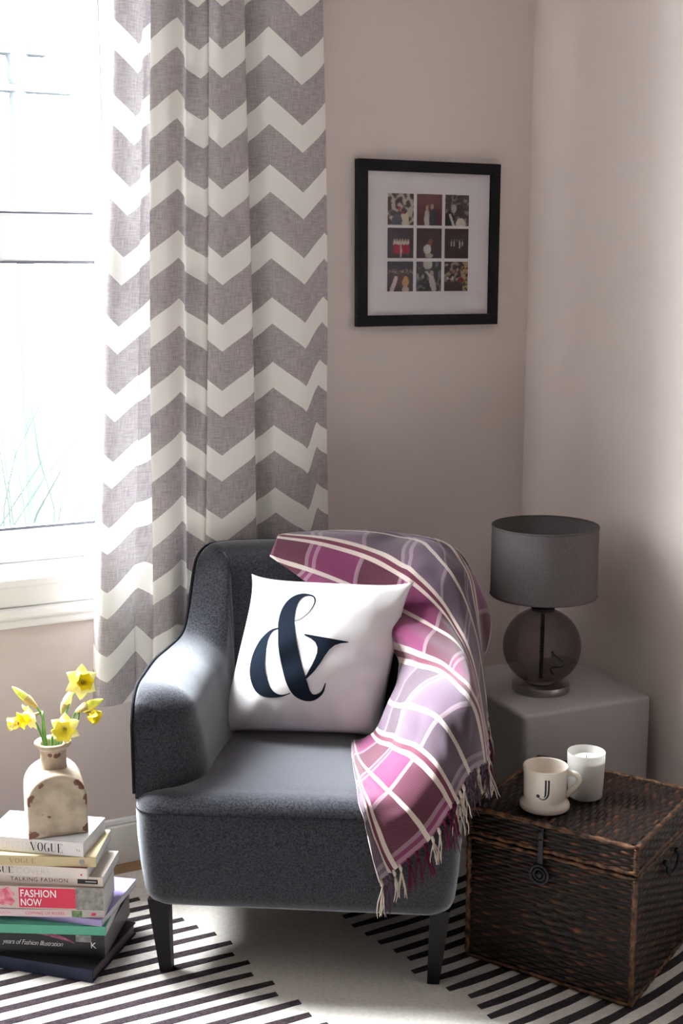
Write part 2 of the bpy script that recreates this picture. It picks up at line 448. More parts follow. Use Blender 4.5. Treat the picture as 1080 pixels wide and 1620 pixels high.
# ================================================================ SETTING
YW, XR, ZC = 3.19, 2.156, 2.75
YF = -3.8              # the room runs on behind the camera
OX0, OX1, OZ0, OZ1 = -0.18, 0.965, 0.80, 2.60          # window opening in the back wall
b = bmesh.new()
box(b, WIN_L-0.2, OX0, YW, YW+0.2, -0.02, ZC+0.1); box(b, OX1, XR+0.2, YW, YW+0.2, -0.02, ZC+0.1)
box(b, OX0, OX1, YW, YW+0.2, -0.02, OZ0); box(b, OX0, OX1, YW, YW+0.2, OZ1, ZC+0.1)
structure(bm_obj('wall_back', b, M['wall']))
structure(box_obj('wall_right', XR, XR+0.2, 2.0, YW, -0.02, ZC+0.1, M['wall']))
structure(box_obj('wall_side', XR, XR+0.2, YF, 2.0, -0.02, ZC+0.1, M['wall_far']))  # unseen run of the right wall, darkened to bounce less light
b = bmesh.new()
XL = -2.2              # the bay's left cheek steps back to the room's left wall
box(b, WIN_L-0.2, WIN_L, 2.05, YW, -0.02, ZC+0.1); box(b, XL-0.2, WIN_L-0.2, 2.05, 2.25, -0.02, ZC+0.1); box(b, XL-0.2, XL, YF, 2.05, -0.02, ZC+0.1)
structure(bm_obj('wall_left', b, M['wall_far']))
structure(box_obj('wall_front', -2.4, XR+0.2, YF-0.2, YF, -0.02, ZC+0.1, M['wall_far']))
structure(box_obj('ceiling', -2.4, XR+0.2, YF-0.2, YW+0.2, ZC, ZC+0.1, M['ceiling']))
floor = structure(box_obj('floor', -2.4, XR+0.2, YF-0.2, YW+0.2, -0.12, -0.022, M['wicker_core']))
pl_mesh = None
y = YW - 0.016; k = 0
while y > YF + 0.13:
    x_l = WIN_L if y > 2.05 else -2.2
    xs = [x_l, x_l + 1.0 + 0.7*((k*37) % 10)/10, XR]
    for i in range(2):
        if pl_mesh is None:
            pl_mesh = box_obj('plank', 0, 1, -0.118, 0, -0.022, -0.010, M['plank'], floor); po = pl_mesh
        else:
            po = pl_mesh.copy(); COL.objects.link(po); po.parent = floor
        po.location = (xs[i] + 0.001, y, 0); po.scale = (xs[i+1] - xs[i] - 0.002, 1, 1)
    y -= 0.12; k += 1
bb = bmesh.new()
box(bb, WIN_L, XR, YW-0.016, YW, -0.022, 0.098, 0.003); box(bb, WIN_L, XR, YW-0.011, YW, 0.099, 0.115, 0.004)
structure(bm_obj('baseboard_back', bb, M['white_paint']))
bb = bmesh.new(); box(bb, XR-0.016, XR, YF, YW-0.017, -0.022, 0.098, 0.003); box(bb, XR-0.011, XR, YF, YW-0.012, 0.099, 0.115, 0.004)
structure(bm_obj('baseboard_right', bb, M['white_paint']))

# sash window in the back wall
win = structure(bpy.data.objects.new('window_1', None)); COL.objects.link(win); win.location = (0.39, YW, OZ0)
def wpart(name, boxes, m, parent=win, bev=0.003):
    q = bmesh.new()
    for bx in boxes: box(q, *bx, bev)
    o = bm_obj(name, q, m)
    o.parent = parent
    if parent is win: o.location = (-0.39, -YW, -OZ0)
    return o
fr = wpart('window_frame', [(OX0, OX0+0.03, 3.205, 3.34, OZ0, OZ1), (OX1-0.03, OX1, 3.205, 3.34, OZ0, OZ1), (OX0, OX1, 3.205, 3.34, OZ1-0.03, OZ1), (OX0, OX1, 3.205, 3.36, OZ0, OZ0+0.028)], M['white_paint'])
SL, SR = OX0+0.032, OX1-0.032
lo = wpart('lower_sash', [(SL, SL+0.045, 3.225, 3.265, 0.83, 1.69), (0.888, SR, 3.225, 3.265, 0.83, 1.69), (SL, SR, 3.2255, 3.2645, 0.83, 0.915), (SL, SR, 3.2255, 3.2645, 1.575, 1.69)], M['white_paint'])
up = wpart('upper_sash', [(SL, SL+0.045, 3.275, 3.315, 1.62, OZ1-0.035), (0.888, SR, 3.275, 3.315, 1.62, OZ1-0.035), (SL, SR, 3.2755, 3.3145, 1.60, 1.70), (SL, SR, 3.2755, 3.3145, OZ1-0.09, OZ1-0.035)], M['white_paint'])
wpart('pane', [(SL+0.04, 0.893, 3.244, 3.247, 0.912, 1.58)], M['pane'], bev=0)
wpart('pane', [(SL+0.04, 0.893, 3.294, 3.297, 1.695, OZ1-0.085)], M['pane'], bev=0)
wpart('glazing_seal', [(SL+0.045, 0.888, 3.222, 3.2258, 0.9135, 0.9205), (SL+0.045, 0.888, 3.222, 3.2258, 1.5695, 1.5765)], M['seal'], bev=0)
wpart('glazing_seal', [(SL+0.045, 0.888, 3.222, 3.2258, 1.6885, 1.6935)], M['seal'], bev=0)
wpart('window_sill', [(OX0-0.05, OX1+0.06, 3.128, 3.222, 0.786, 0.812)], M['white_paint'], bev=0.006)
wpart('sill_apron', [(OX0-0.04, OX1+0.04, 3.172, 3.189, 0.726, 0.785), (OX0-0.045, OX1+0.045, 3.150, 3.189, 0.700, 0.7255), (OX0-0.04, OX1+0.04, 3.165, 3.189, 0.674, 0.6995)], M['white_paint'], bev=0.007)
# what shows, washed out, beyond the glass
facade = thing('house_opposite', 'pale rendered house across the street, washed out behind the window', 'building', (0, 8.2, -0.7))
box_obj('wall', -14, 14, 0, 0.5, 0, 3.0, M['outside_wall'], facade)
structure(box_obj('ground_outside', -14, 14, 3.45, 30, -0.9, -0.7, M['outside_ground']))
bl = thing('porch_column', 'washed out blue grey porch column with cross beams beyond the window glass', 'column', (1.69, 7.6, -0.7))
ps = [(0.08, 0), (0.08, 0.12), (0.052, 0.18), (0.050, 3.30), (0.058, 3.33), (0.058, 3.36), (0.048, 3.38), (0.070, 3.46), (0.070, 3.52)]
lathe('shaft', ps, M['outside_post'], bl, 20)
box_obj('beam', -1.5, 0.16, -0.05, 0.05, 3.44, 3.475, M['outside_post'], bl); box_obj('beam', -1.5, 0.30, -0.05, 0.05, 3.24, 3.275, M['outside_post'], bl)
bu = thing('bare_shrub', 'pale green twiggy shrub washed out low behind the window glass', 'shrub', (0.95, 6.0, -0.7))
tv, tf = [], []
rs = random.Random(3)
for i in range(46):
    p = Vector((rs.uniform(-0.25, 0.25), rs.uniform(-0.2, 0.2), 0)); d = Vector((rs.uniform(-0.35, 0.35), rs.uniform(-0.3, 0.3), 1)); path = [p]
    for s in range(7):
        d = (d + Vector((rs.uniform(-0.3, 0.3), rs.uniform(-0.3, 0.3), rs.uniform(-0.1, 0.2)))).normalized(); p = p + d*0.25; path.append(p)
    v, f = tube_data(path, [0.012*(1-s/9) for s in range(8)], 4, base=len(tv)); tv += v; tf += f
mesh_obj('twigs', tv, tf, M['outside_green'], bu)['kind'] = 'stuff'

# ================================================================ RUG
rug = thing('striped_rug', 'cream wool rug with staggered charcoal stripes under the armchair', 'rug', (0.5, 1.6, -0.01))
def rug_z(x, y): return 0.0
nx, ny = 60, 50
rb = bmesh.new(); box(rb, -0.2-0.5, 2.135-0.5, 0.4-1.6, 3.10-1.6, 0.0005, 0.010, 0.003)
bm_obj('pile', rb, M['rug'], rug)
def stripe(y0, x0, x1, curved):
    n = 14; top = []
    rs2 = random.Random(int(y0*1000) + curved)
    w = 0.0122
    for i in range(n+1):
        x = x0 + (x1-x0)*i/n
        dy = (0.05*(x-1.33) + 0.26*(x-1.33)**2) if curved else 0.0
        dy += rs2.uniform(-0.0012, 0.0012)
        ww = w*(0.8 if i in (0, n) else 1) + rs2.uniform(-0.0006, 0.0006)
        top.append((x, y0+dy-ww, y0+dy+ww))
    vs = []
    for x, a, c in top:
        vs += [(x-0.5, a-1.6, 0.0095), (x-0.5, a-1.6+0.002, 0.0112), (x-0.5, c-1.6-0.002, 0.0112), (x-0.5, c-1.6, 0.0095)]
    fs = grid_faces(4, n+1)
    fs += [(3, 2, 1, 0), (4*n, 4*n+1, 4*n+2, 4*n+3)]
    return fixn(mesh_obj('stripe', vs, fs, M['rug_dark'], rug, smooth=False))
LE = {2.745: .954, 2.695: .981, 2.639: 1.0, 2.589: .985, 2.539: 1.004, 2.489: .991, 2.436: 1.02, 2.39: 1.009, 2.339: 1.041, 2.285: 1.041,
      2.235: 1.06, 2.185: 1.05, 2.135: 1.08, 2.085: 1.07, 2.035: 1.10, 1.985: 1.09, 1.935: 1.12, 2.795: .935, 2.845: .905, 2.893: .915, 2.942: .87}
for y0, x1 in LE.items(): stripe(y0, -0.19, x1, 0)
RE = {2.536: 1.30, 2.486: 1.31, 2.436: 1.325, 2.391: 1.337, 2.338: 1.318, 2.290: 1.345, 2.240: 1.352, 2.193: 1.38, 2.148: 1.377, 2.108: 1.376,
      2.060: 1.40, 2.010: 1.40, 1.960: 1.42, 1.910: 1.42, 1.86: 1.45, 1.81: 1.45, 1.76: 1.47, 1.71: 1.48, 2.586: 1.29, 2.636: 1.29}
for y0, x0 in RE.items(): stripe(y0, x0, 2.10, 1)

# ================================================================ ARMCHAIR
CO = (1.083, 2.438, 0.0013); CA = math.radians(-31.06)
def chair_w(p):     # chair-local -> world
    c, s = math.cos(CA), math.sin(CA)
    return Vector((CO[0] + c*p[0] - s*p[1], CO[1] + s*p[0] + c*p[1], p[2]))
chair = thing('armchair', 'charcoal wool armchair with low sweeping arms and black tapered legs', 'armchair', CO, CA)
HL = [(-0.3565,-0.0180,0.5850,0.0120,0), (-0.3585,-0.0040,0.6201,0.0629,0), (-0.3600,0.0100,0.6330,0.0860,0), (-0.3610,0.0240,0.6416,0.1015,0), (-0.3618,0.0380,0.6478,0.1126,0), (-0.3622,0.0520,0.6522,0.1205,0), (-0.3624,0.0660,0.6552,0.1259,0), (-0.3625,0.0800,0.6569,0.1290,0),
      (-.362,.10,.658,.130,0), (-.358,.20,.666,.130,0), (-.346,.29,.669,.125,.02),
      (-.333,.35,.676,.12,.04), (-.324,.39,.693,.112,.06), (-.318,.417,.735,.104,.08), (-.313,.440,.796,.097,.10), (-.306,.464,.850,.092,.12),
      (-.290,.50,.874,.09,.13), (-.262,.523,.880,.088,.14), (-.21,.54,.882,.088,.14), (-.11,.553,.883,.088,.14), (0,.557,.883,.088,.14)]
full = HL + [(-x, y, h, w, l) for x, y, h, w, l in HL[-2::-1]]
ST = catmull(full, 5)
ZB = 0.412
sv = []; NS = None; pipe = []
for i, (x, y, h, w, ln) in enumerate(ST):
    a, c = ST[max(i-1, 0)], ST[min(i+1, len(ST)-1)]
    t = Vector((c[0]-a[0], c[1]-a[1]))
    if i < 44: t = Vector((0, 1))
    if i >= len(ST)-44: t = Vector((0, -1))
    t.normalize(); nin = Vector((t.y, -t.x))
    sec = []
    rr = min(0.012, w*0.2)
    for k in range(6): sec.append((0.0, ZB + (h-rr-ZB)*k/5))
    for k in range(1, 5):
        th = PI/2*k/4; sec.append((rr*(1-math.cos(th)), h - rr*(1-math.sin(th))))
    dr = 0.085 if h < 0.72 else 0.055
    dr = 0.085 + (0.05-0.085)*min(1, max(0, (h-0.66)/0.2))
    for k in range(1, 9):
        th = PI/2*k/8; sec.append((rr + (w-rr)*math.sin(th), h - dr*(1-math.cos(th))))
    for k in range(1, 7):
        f = k/6; sec.append((w + 0.012*math.sin(PI*f)*0.6 + 0.02*f, h - dr - (h-dr-ZB)*f))
    for d, z in sec:
        lean = ln*(z-0.43) - ln*0.45
        ox = 0
        p = Vector((x, y)) + nin*d
        sv.append((p.x, p.y + lean, z))
    if NS is None: NS = len(sec)
    lean = ln*(h-0.43) - ln*0.45
    pipe.append((x - nin.x*0.0015, y - nin.y*0.0015 + lean, h-rr*0.45))
sf = grid_faces(NS, len(ST))
sf += [(j*NS+NS-1, j*NS, (j+1)*NS, (j+1)*NS+NS-1) for j in range(len(ST)-1)]
sf += [tuple(range(NS)), tuple(((len(ST)-1)*NS + k) for k in range(NS))[::-1]]
shell = mesh_obj('arms_and_back', sv, sf, M['charcoal'], chair); fixn(shell); sharp(shell, 75)
x, y = ST[0][0], ST[0][1]
pa = [(-.3590, -.017, .425), (-.3590, -.019, .50), (-.3590, -.019, .56), (-.3590, -.0185, .585)] + pipe[4:len(pipe)-4] + [(.3590, -.0185, .585), (.3590, -.019, .56), (.3590, -.019, .50), (.3590, -.017, .425)]
tube('piping', catmull(pa, 2), 0.0042, M['piping'], chair, 6)
# seat: one upholstered block, rounded, gently crowned
ol = rrect(0.358, 0.2825, 0.055, 8)
sr = [(0.045, 0.170), (0.030, 0.171), (0.020, 0.180), (0.013, 0.20), (0.006, 0.26), (0.001, 0.33), (0.0, 0.388), (0.0015, 0.402), (0.006, 0.416), (0.014, 0.426), (0.026, 0.4325), (0.045, 0.436), (0.09, 0.440), (0.15, 0.4425), (0.2, 0.4435), (0.255, 0.444)]
def seat3(x, y, z):
    cr = 0
    return (x, y + 0.2255, z)
cx = 0.26
def scale_rows(outline, rows, to3):
    vs = []; hx = max(p[0] for p in outline); hy = max(p[1] for p in outline); n = len(outline)
    for ins, lv in rows:
        kx, ky = (hx-ins)/hx, (hy-ins)/hy
        for p in outline: vs.append(to3(p[0]*kx, p[1]*ky, lv))
    fs = grid_faces(n, len(rows), True); fs.append(tuple(range(n))[::-1]); fs.append(tuple((len(rows)-1)*n + k for k in range(n)))
    return vs, fs
v, f = scale_rows(ol, sr, seat3)
seat = mesh_obj('seat', v, f, M['charcoal'], chair); fixn(seat)
sm = [(p[0]*1.0, p[1]*1.0 + 0.2255, 0.396) for p in inset_poly(ol, -0.0002)]; sm.append(sm[0])
tube('seat_seam', sm, 0.0011, M['piping'], chair, 5)
def leg(x, y, tilt):
    vs = []
    for zz, hw in ((0.0, 0.0125), (0.002, 0.0135), (0.178, 0.0225)):
        for sx_, sy_ in ((-1,-1),(1,-1),(1,1),(-1,1)): vs.append((x + tilt*zz/0.17*0.012*(-1) + sx_*hw, y + sy_*hw + (0.0 if y < 0.2 else -0.03*zz/0.17), zz))
    fs = grid_faces(4, 3, True) + [(3,2,1,0), (8,9,10,11)]
    return fixn(mesh_obj('leg', vs, fs, M['black_wood'], chair, smooth=False))
leg(-0.300, 0.0, 1); leg(0.300, 0.0, -1); leg(-0.27, 0.44, 1); leg(0.27, 0.44, -1)

def bvh_of(objs):
    V, F = [], []
    for o in objs:
        b0 = len(V); V += [v.co.copy() for v in o.data.vertices]; F += [tuple(b0+i for i in p.vertices) for p in o.data.polygons]
    return BVHTree.FromPolygons(V, F)
TREE_SHELL, TREE_SEAT = bvh_of([shell]), bvh_of([seat])
def push(p, off):
    for tr, off in ((TREE_SEAT, off), (TREE_SHELL, off*1.6)):
        loc, nrm, idx, dist = tr.find_nearest(p)
        if loc is None: continue
        d = p - loc
        s = d.dot(nrm)
        if s < 0 and dist < 0.12: p = loc + nrm*off
        elif dist < off: p = loc + nrm*off if dist < 1e-5 else loc + d.normalized()*off
    return p

# ================================================================ CUSHION
CU = {'TL': Vector((-.162, .415, .821)), 'TR': Vector((.237, .385, .817)), 'BL': Vector((-.244, .300, .447)), 'BR': Vector((.171, .305, .447))}
cn = (CU['BR']-CU['BL']).cross(CU['TL']-CU['BL']).normalized()
if cn.y > 0: cn = -cn
def cush(u, v, side):
    pu = 0.034*(1-abs(2*u-1)**5); pv = 0.040*(1-abs(2*v-1)**5)
    uu = u + (0.5-u)*2*pv; vv = v + (0.5-v)*2*pu
    p = CU['BL']*(1-uu)*(1-vv) + CU['BR']*uu*(1-vv) + CU['TL']*(1-uu)*vv + CU['TR']*uu*vv
    a, c = max(0.0, 1-abs(2*u-1)**2.4), max(0.0, 1-abs(2*v-1)**2.4)
    th = (a*c)**0.55
    nz = noise.noise(Vector((u*5, v*5, 3.1*side)))*0.006*th
    # gathered folds running in from the seams near the corners and the foot
    e = (1-c)*(a)
    fold = 0.0032*math.sin(u*34 + 2*math.sin(v*5))*math.exp(-((v-0.10)/0.10)**2)*th**0.4
    fold += 0.004*math.sin(v*30 + 1.0)*math.exp(-((u-0.93)/0.08)**2)*th**0.4
    fold += 0.003*math.sin(u*26)*math.exp(-((v-0.93)/0.07)**2)*th**0.4
    sag = 1.0 + 0.06*(0.45-v)
    d = (0.088*sag if side > 0 else -0.035)*th + nz + (fold if side > 0 else 0)
    return p + cn*d
cushion = thing('cushion', 'white square cushion printed with a large navy ampersand on the chair seat', 'cushion', CO, CA)
NU = 64
vs = [cush(i/NU, j/NU, 1) for j in range(NU+1) for i in range(NU+1)]
fs = [tuple(q) for q in grid_faces(NU+1, NU+1)]
b0 = len(vs)
vs += [cush(i/NU, j/NU, -1) for j in range(NU+1) for i in range(NU+1)]
fs += [tuple(b0+k for k in q[::-1]) for q in grid_faces(NU+1, NU+1)]
cov = mesh_obj('cover', vs, fs, M['cotton'], cushion)
bq = bmesh.new(); bq.from_mesh(cov.data); bmesh.ops.remove_doubles(bq, verts=bq.verts, dist=0.0002); bmesh.ops.recalc_face_normals(bq, faces=bq.faces); bq.to_mesh(cov.data); bq.free()
for p in cov.data.polygons: p.use_smooth = True
AMP_STEM=[(0.339,0.731,0.0049),(0.378,0.750,0.0057),(0.421,0.798,0.0065),(0.439,0.857,0.0081),(0.424,0.896,0.0097),(0.382,0.909,0.0129),(0.339,0.897,0.0356),(0.302,0.859,0.0679),(0.283,0.800,0.0938),(0.285,0.725,0.1035),(0.306,0.652,0.1099),(0.332,0.570,0.1164),(0.365,0.489,0.1196),(0.401,0.408,0.1213),(0.435,0.343,0.1196),(0.472,0.287,0.1067),(0.511,0.251,0.0776),(0.552,0.236,0.0485),(0.588,0.248,0.0291),(0.613,0.279,0.0162),(0.620,0.333,0.0065)]
AMP_BOWL=[(0.245,0.680,0.0065),(0.208,0.664,0.0162),(0.180,0.626,0.0356),(0.163,0.570,0.0647),(0.158,0.495,0.0905),(0.167,0.413,0.1002),(0.191,0.348,0.1002),(0.226,0.293,0.0905),(0.269,0.259,0.0647),(0.318,0.242,0.0323),(0.366,0.241,0.0129),(0.414,0.260,0.0065)]
AMP_WEDGE=[(0.421,0.649),(0.479,0.642),(0.562,0.631),(0.646,0.619),(0.709,0.610),(0.710,0.604),(0.666,0.598),(0.629,0.583),(0.603,0.555),(0.580,0.508),(0.565,0.466),(0.537,0.410),(0.506,0.367),(0.484,0.344),(0.481,0.356),(0.494,0.388),(0.513,0.447),(0.524,0.492),(0.529,0.530),(0.523,0.566),(0.502,0.598),(0.468,0.622),(0.425,0.639)]
ribbons_mesh('printed_ampersand', [AMP_STEM, AMP_BOWL], [AMP_WEDGE], lambda x, y: cush(x, y, 1) + cn*0.0012, M['navy_print'], cushion)

# ================================================================ CURTAIN  (plan of every fold at six heights: depth, then (x, cloth position in half chevrons))
CURTAIN_Z=(2.182,1.898,1.473,1.157,0.880,0.484)
CURTAIN=[
(3.085,((0.905,-0.10),(0.886,0.00),(0.857,0.28),(0.841,0.42),(0.827,0.50),(0.807,0.55))),
(3.057,((0.905,0.12),(0.889,0.22),(0.860,0.42),(0.845,0.58),(0.831,0.78),(0.811,0.80))),
(3.045,((0.942,0.68),(0.926,0.72),(0.895,0.97),(0.879,1.08),(0.864,1.20),(0.845,1.12))),
(3.063,((0.975,1.05),(0.964,1.17),(0.947,1.55),(0.933,1.70),(0.917,1.84),(0.906,1.95))),
(3.067,((0.981,1.50),(0.971,1.58),(0.953,1.62),(0.941,1.70),(0.925,1.90),(0.918,2.10))),
(3.070,((0.999,1.77),(0.990,1.82),(0.978,1.95),(0.971,1.95),(0.968,2.00),(0.957,3.00))),
(3.097,((1.040,2.30),(1.030,2.30),(1.019,2.50),(1.011,2.50),(1.007,2.50),(0.996,3.20))),
(3.079,((1.022,2.70),(1.013,2.70),(1.002,2.80),(0.995,2.80),(0.989,2.80),(0.979,3.40))),
(3.055,((0.996,3.12),(0.986,3.14),(0.975,3.14),(0.968,3.08),(0.965,3.00),(0.956,3.70))),
(3.043,((1.010,3.40),(1.001,3.40),(0.990,3.40),(0.983,3.32),(0.979,3.27),(0.971,3.90))),
(3.039,((1.039,3.80),(1.032,3.80),(1.024,3.76),(1.019,3.72),(1.014,3.70),(1.006,4.10))),
(3.069,((1.081,4.22),(1.075,4.24),(1.066,4.20),(1.061,4.16),(1.056,4.15),(1.050,4.40))),
(3.097,((1.094,4.60),(1.088,4.55),(1.079,4.47),(1.074,4.45),(1.069,4.50),(1.064,4.60))),
(3.077,((1.117,4.97),(1.109,4.85),(1.100,4.72),(1.094,4.70),(1.088,4.74),(1.081,4.80))),
(3.061,((1.140,5.32),(1.134,5.15),(1.124,5.00),(1.115,4.98),(1.106,4.95),(1.094,5.00))),
(3.091,((1.185,5.80),(1.180,5.80),(1.171,5.70),(1.161,5.70),(1.153,5.70),(1.146,5.70))),
(3.073,((1.165,6.20),(1.160,6.20),(1.150,6.20),(1.141,6.20),(1.132,6.20),(1.125,6.20))),
(3.051,((1.138,6.50),(1.132,6.50),(1.122,6.50),(1.113,6.50),(1.104,6.50),(1.092,6.50))),
(3.039,((1.149,6.78),(1.144,6.77),(1.136,6.77),(1.127,6.76),(1.120,6.76),(1.111,6.75))),
(3.037,((1.177,7.13),(1.174,7.15),(1.175,7.22),(1.175,7.28),(1.176,7.34),(1.173,7.36))),
(3.051,((1.228,7.75),(1.231,7.80),(1.238,7.85),(1.241,7.90),(1.242,7.95),(1.242,7.98))),
(3.077,((1.225,8.20),(1.228,8.20),(1.233,8.20),(1.234,8.20),(1.235,8.30),(1.235,8.30))),
(3.103,((1.233,8.80),(1.235,8.80),(1.242,8.80),(1.244,8.80),(1.246,8.80),(1.245,8.80))),
(3.101,((1.250,9.30),(1.252,9.32),(1.260,9.36),(1.263,9.38),(1.264,9.40),(1.265,9.42))),
(3.085,((1.268,9.55),(1.271,9.60),(1.276,9.62),(1.277,9.62),(1.279,9.62),(1.278,9.62))),
(3.065,((1.297,10.00),(1.297,10.00),(1.299,10.00),(1.301,10.00),(1.305,10.00),(1.307,10.00))),
(3.059,((1.338,10.50),(1.340,10.50),(1.343,10.50),(1.346,10.50),(1.349,10.50),(1.352,10.50))),
(3.063,((1.382,11.00),(1.385,11.00),(1.389,11.00),(1.393,11.00),(1.397,11.00),(1.399,11.00))),
(3.085,((1.431,11.50),(1.435,11.55),(1.437,11.75),(1.432,12.00),(1.435,12.00),(1.441,12.00))),
(3.099,((1.460,11.90),(1.467,12.00),(1.471,12.20),(1.468,12.35),(1.472,12.40),(1.475,12.40)))]
curtain = thing('curtain', 'full length grey and white chevron curtain hanging beside the window', 'curtain', (1.18, 3.085, 0.48))
def curtain_row(z):
    zs = list(CURTAIN_Z)
    if z >= zs[0]: i, t = 0, (zs[0]-z)/(zs[0]-zs[1]) * 0.6
    elif z <= zs[-1]: i, t = len(zs)-2, 1.0
    else:
        i = next(k for k in range(len(zs)-1) if zs[k] >= z >= zs[k+1]); t = (zs[i]-z)/(zs[i]-zs[i+1])
    out = []
    for Y, r in CURTAIN:
        L = len(r); p0, p1, p2, p3 = r[max(i-1, 0)], r[i], r[i+1], r[min(i+2, L-1)]
        if t < 0: x, u = p1[0] + (p2[0]-p1[0])*t, p1[1]
        else:
            cr = lambda a, b, c, d: 0.5*(2*b + (c-a)*t + (2*a-5*b+4*c-d)*t*t + (3*b-a-3*c+d)*t**3)
            x = cr(p0[0], p1[0], p2[0], p3[0]); u = p1[1] + (p2[1]-p1[1])*t
        out.append((x, Y, u))
    return out
vs, uvs = [], []
NZ = 90; ZT = 2.44; ZH = 0.478; ncol = 0
for j in range(NZ+1):
    z = ZT + (ZH-ZT)*j/NZ
    row = catmull(curtain_row(z), 6); ncol = len(row)
    for i, (x, y, u) in enumerate(row):
        w = 0.004*noise.noise(Vector((i*0.16, z*2.2, 0.3)))
        vs.append((x-1.18 + w*0.4, y-3.085 + w, z-0.48)); uvs.append((u, z))
mesh_obj('cloth', vs, grid_faces(ncol, NZ+1), M['curtain'], curtain, uv=uvs)
# rod and brackets above the frame
rod = thing('curtain_rod', 'steel curtain rod on two brackets above the window', 'curtain rod', (0.5, 3.085, 2.46))
v, f = tube_data([(-0.68, 0, 0), (1.05, 0, 0)], 0.012, 14); mesh_obj('pole', v, f, M['chrome'], rod)
for bx_ in (-0.62, 0.98):
    v, f = tube_data([(bx_, 0, 0), (bx_, 0.104, 0)], 0.008, 10); mesh_obj('bracket', v, f, M['chrome'], rod)

# ================================================================ THROW  (control net in the chair's own metres: eleven lengthwise lines)
BLANKET=[
[(0.286,0.585,0.887),(0.347,0.585,0.849),(0.390,0.575,0.776),(0.418,0.550,0.717),(0.427,0.520,0.676),(0.416,0.480,0.625),(0.398,0.450,0.601)],
[(0.126,0.560,0.903),(0.238,0.560,0.896),(0.323,0.520,0.882),(0.361,0.480,0.839),(0.379,0.460,0.772),(0.392,0.430,0.692),(0.403,0.400,0.598)],
[(-0.014,0.520,0.910),(0.129,0.520,0.909),(0.224,0.515,0.889),(0.304,0.435,0.857),(0.349,0.420,0.789),(0.385,0.410,0.690),(0.412,0.260,0.550)],
[(-0.103,0.470,0.909),(0.023,0.465,0.898),(0.149,0.450,0.862),(0.256,0.405,0.799),(0.328,0.370,0.723),(0.375,0.270,0.653),(0.418,0.160,0.480)],
[(-0.120,0.440,0.862),(0.026,0.435,0.812),(0.151,0.420,0.764),(0.270,0.360,0.720),(0.345,0.280,0.695),(0.383,0.170,0.632),(0.415,0.100,0.488)],
[(0.232,0.350,0.640),(0.243,0.300,0.651),(0.264,0.240,0.662),(0.313,0.160,0.667),(0.355,0.050,0.666),(0.389,0.020,0.625),(0.410,0.020,0.508)],
[(0.184,0.240,0.562),(0.201,0.180,0.577),(0.234,0.090,0.603),(0.277,-0.000,0.625),(0.316,-0.040,0.609),(0.345,-0.050,0.564),(0.370,-0.045,0.511)],
[(0.155,0.240,0.487),(0.176,0.200,0.487),(0.211,0.100,0.516),(0.255,0.000,0.538),(0.296,-0.045,0.520),(0.323,-0.055,0.485),(0.342,-0.060,0.449)],
[(0.097,0.280,0.440),(0.114,0.170,0.442),(0.154,0.060,0.453),(0.196,-0.030,0.456),(0.236,-0.065,0.430),(0.266,-0.070,0.402),(0.293,-0.075,0.368)],
[(0.098,0.260,0.443),(0.114,0.130,0.441),(0.132,0.030,0.442),(0.150,-0.060,0.444),(0.163,-0.080,0.405),(0.180,-0.085,0.354),(0.208,-0.085,0.295)],
[(0.099,0.250,0.444),(0.112,0.110,0.440),(0.127,0.010,0.440),(0.140,-0.062,0.436),(0.153,-0.082,0.394),(0.167,-0.088,0.340),(0.184,-0.090,0.273)],
]
throw = thing('throw_blanket', 'magenta and mauve plaid fringed throw draped over the chair back and right arm', 'blanket', CO, CA)
rowsB = [catmull(r, 14) for r in BLANKET]
ns = len(rowsB[0]); SUB = 14; nt = 10*SUB + 1
G = []
for j in range(nt):
    k = min(9, j // SUB); f = (j - k*SUB)/SUB
    G.append([Vector(rowsB[k][i])*(1-f) + Vector(rowsB[k+1][i])*f for i in range(ns)])
def relax(F, n, edge=True):
    for _ in range(n):
        H = [[g.copy() for g in r] for r in F]
        for j in range(nt):
            for i in range(ns):
                nb = []
                if 0 < j < nt-1: nb += [F[j-1][i], F[j+1][i]]
                if 0 < i < ns-1: nb += [F[j][i-1], F[j][i+1]]
                if i == 0 and edge and 0 < j < 5*SUB: nb = [F[j-1][i], F[j+1][i]] if j % SUB else []
                if nb: H[j][i] = F[j][i]*0.4 + sum(nb, Vector())*(0.6/len(nb))
        F = H
    return F
G = relax(G, 10)
uvs = []
for j in range(nt):                       # cloth coordinates before the cloth settles, so the checks stay even
    acc = [0.0]
    for i in range(ns-1): acc.append(acc[-1] + (G[j][i+1]-G[j][i]).length)
    for i in range(ns): uvs.append((2.0 + acc[i]-acc[-1], j/(nt-1)*10-1))
for j in range(nt):                       # loose billows and creases along the throw
    for i in range(ns):
        v_ = j/(nt-1)*10-1; u_ = i/(ns-1)*6
        n_ = noise.noise(Vector((u_*0.8, v_*1.5, 4.2)))*0.010 + noise.noise(Vector((u_*1.6, v_*3.1, 9.1)))*0.004
        G[j][i] += Vector((0.3, -0.6, 0.6))*n_
for it in range(7):                       # rest it on the chair: smoothed push-out
    Dp = [[push(G[j][i], 0.009) - G[j][i] for i in range(ns)] for j in range(nt)]
    Ds = relax(Dp, 5, False)
    for j in range(nt):
        for i in range(ns):
            d = Ds[j][i]*0.6 + Dp[j][i]*0.4 if Dp[j][i].length > 1e-6 else Ds[j][i]*0.6
            G[j][i] += d
for it in range(6):
    if it < 5: G = relax(G, 1)
    G = [[push(g, 0.009) for g in r] for r in G]
for it in range(8):                       # iron out pinched points
    for j in range(1, nt-1):
        for i in range(1, ns-1):
            a_ = (G[j-1][i] + G[j+1][i] + G[j][i-1] + G[j][i+1])*0.25
            if (G[j][i]-a_).length > 0.0016: G[j][i] = G[j][i]*0.25 + a_*0.75
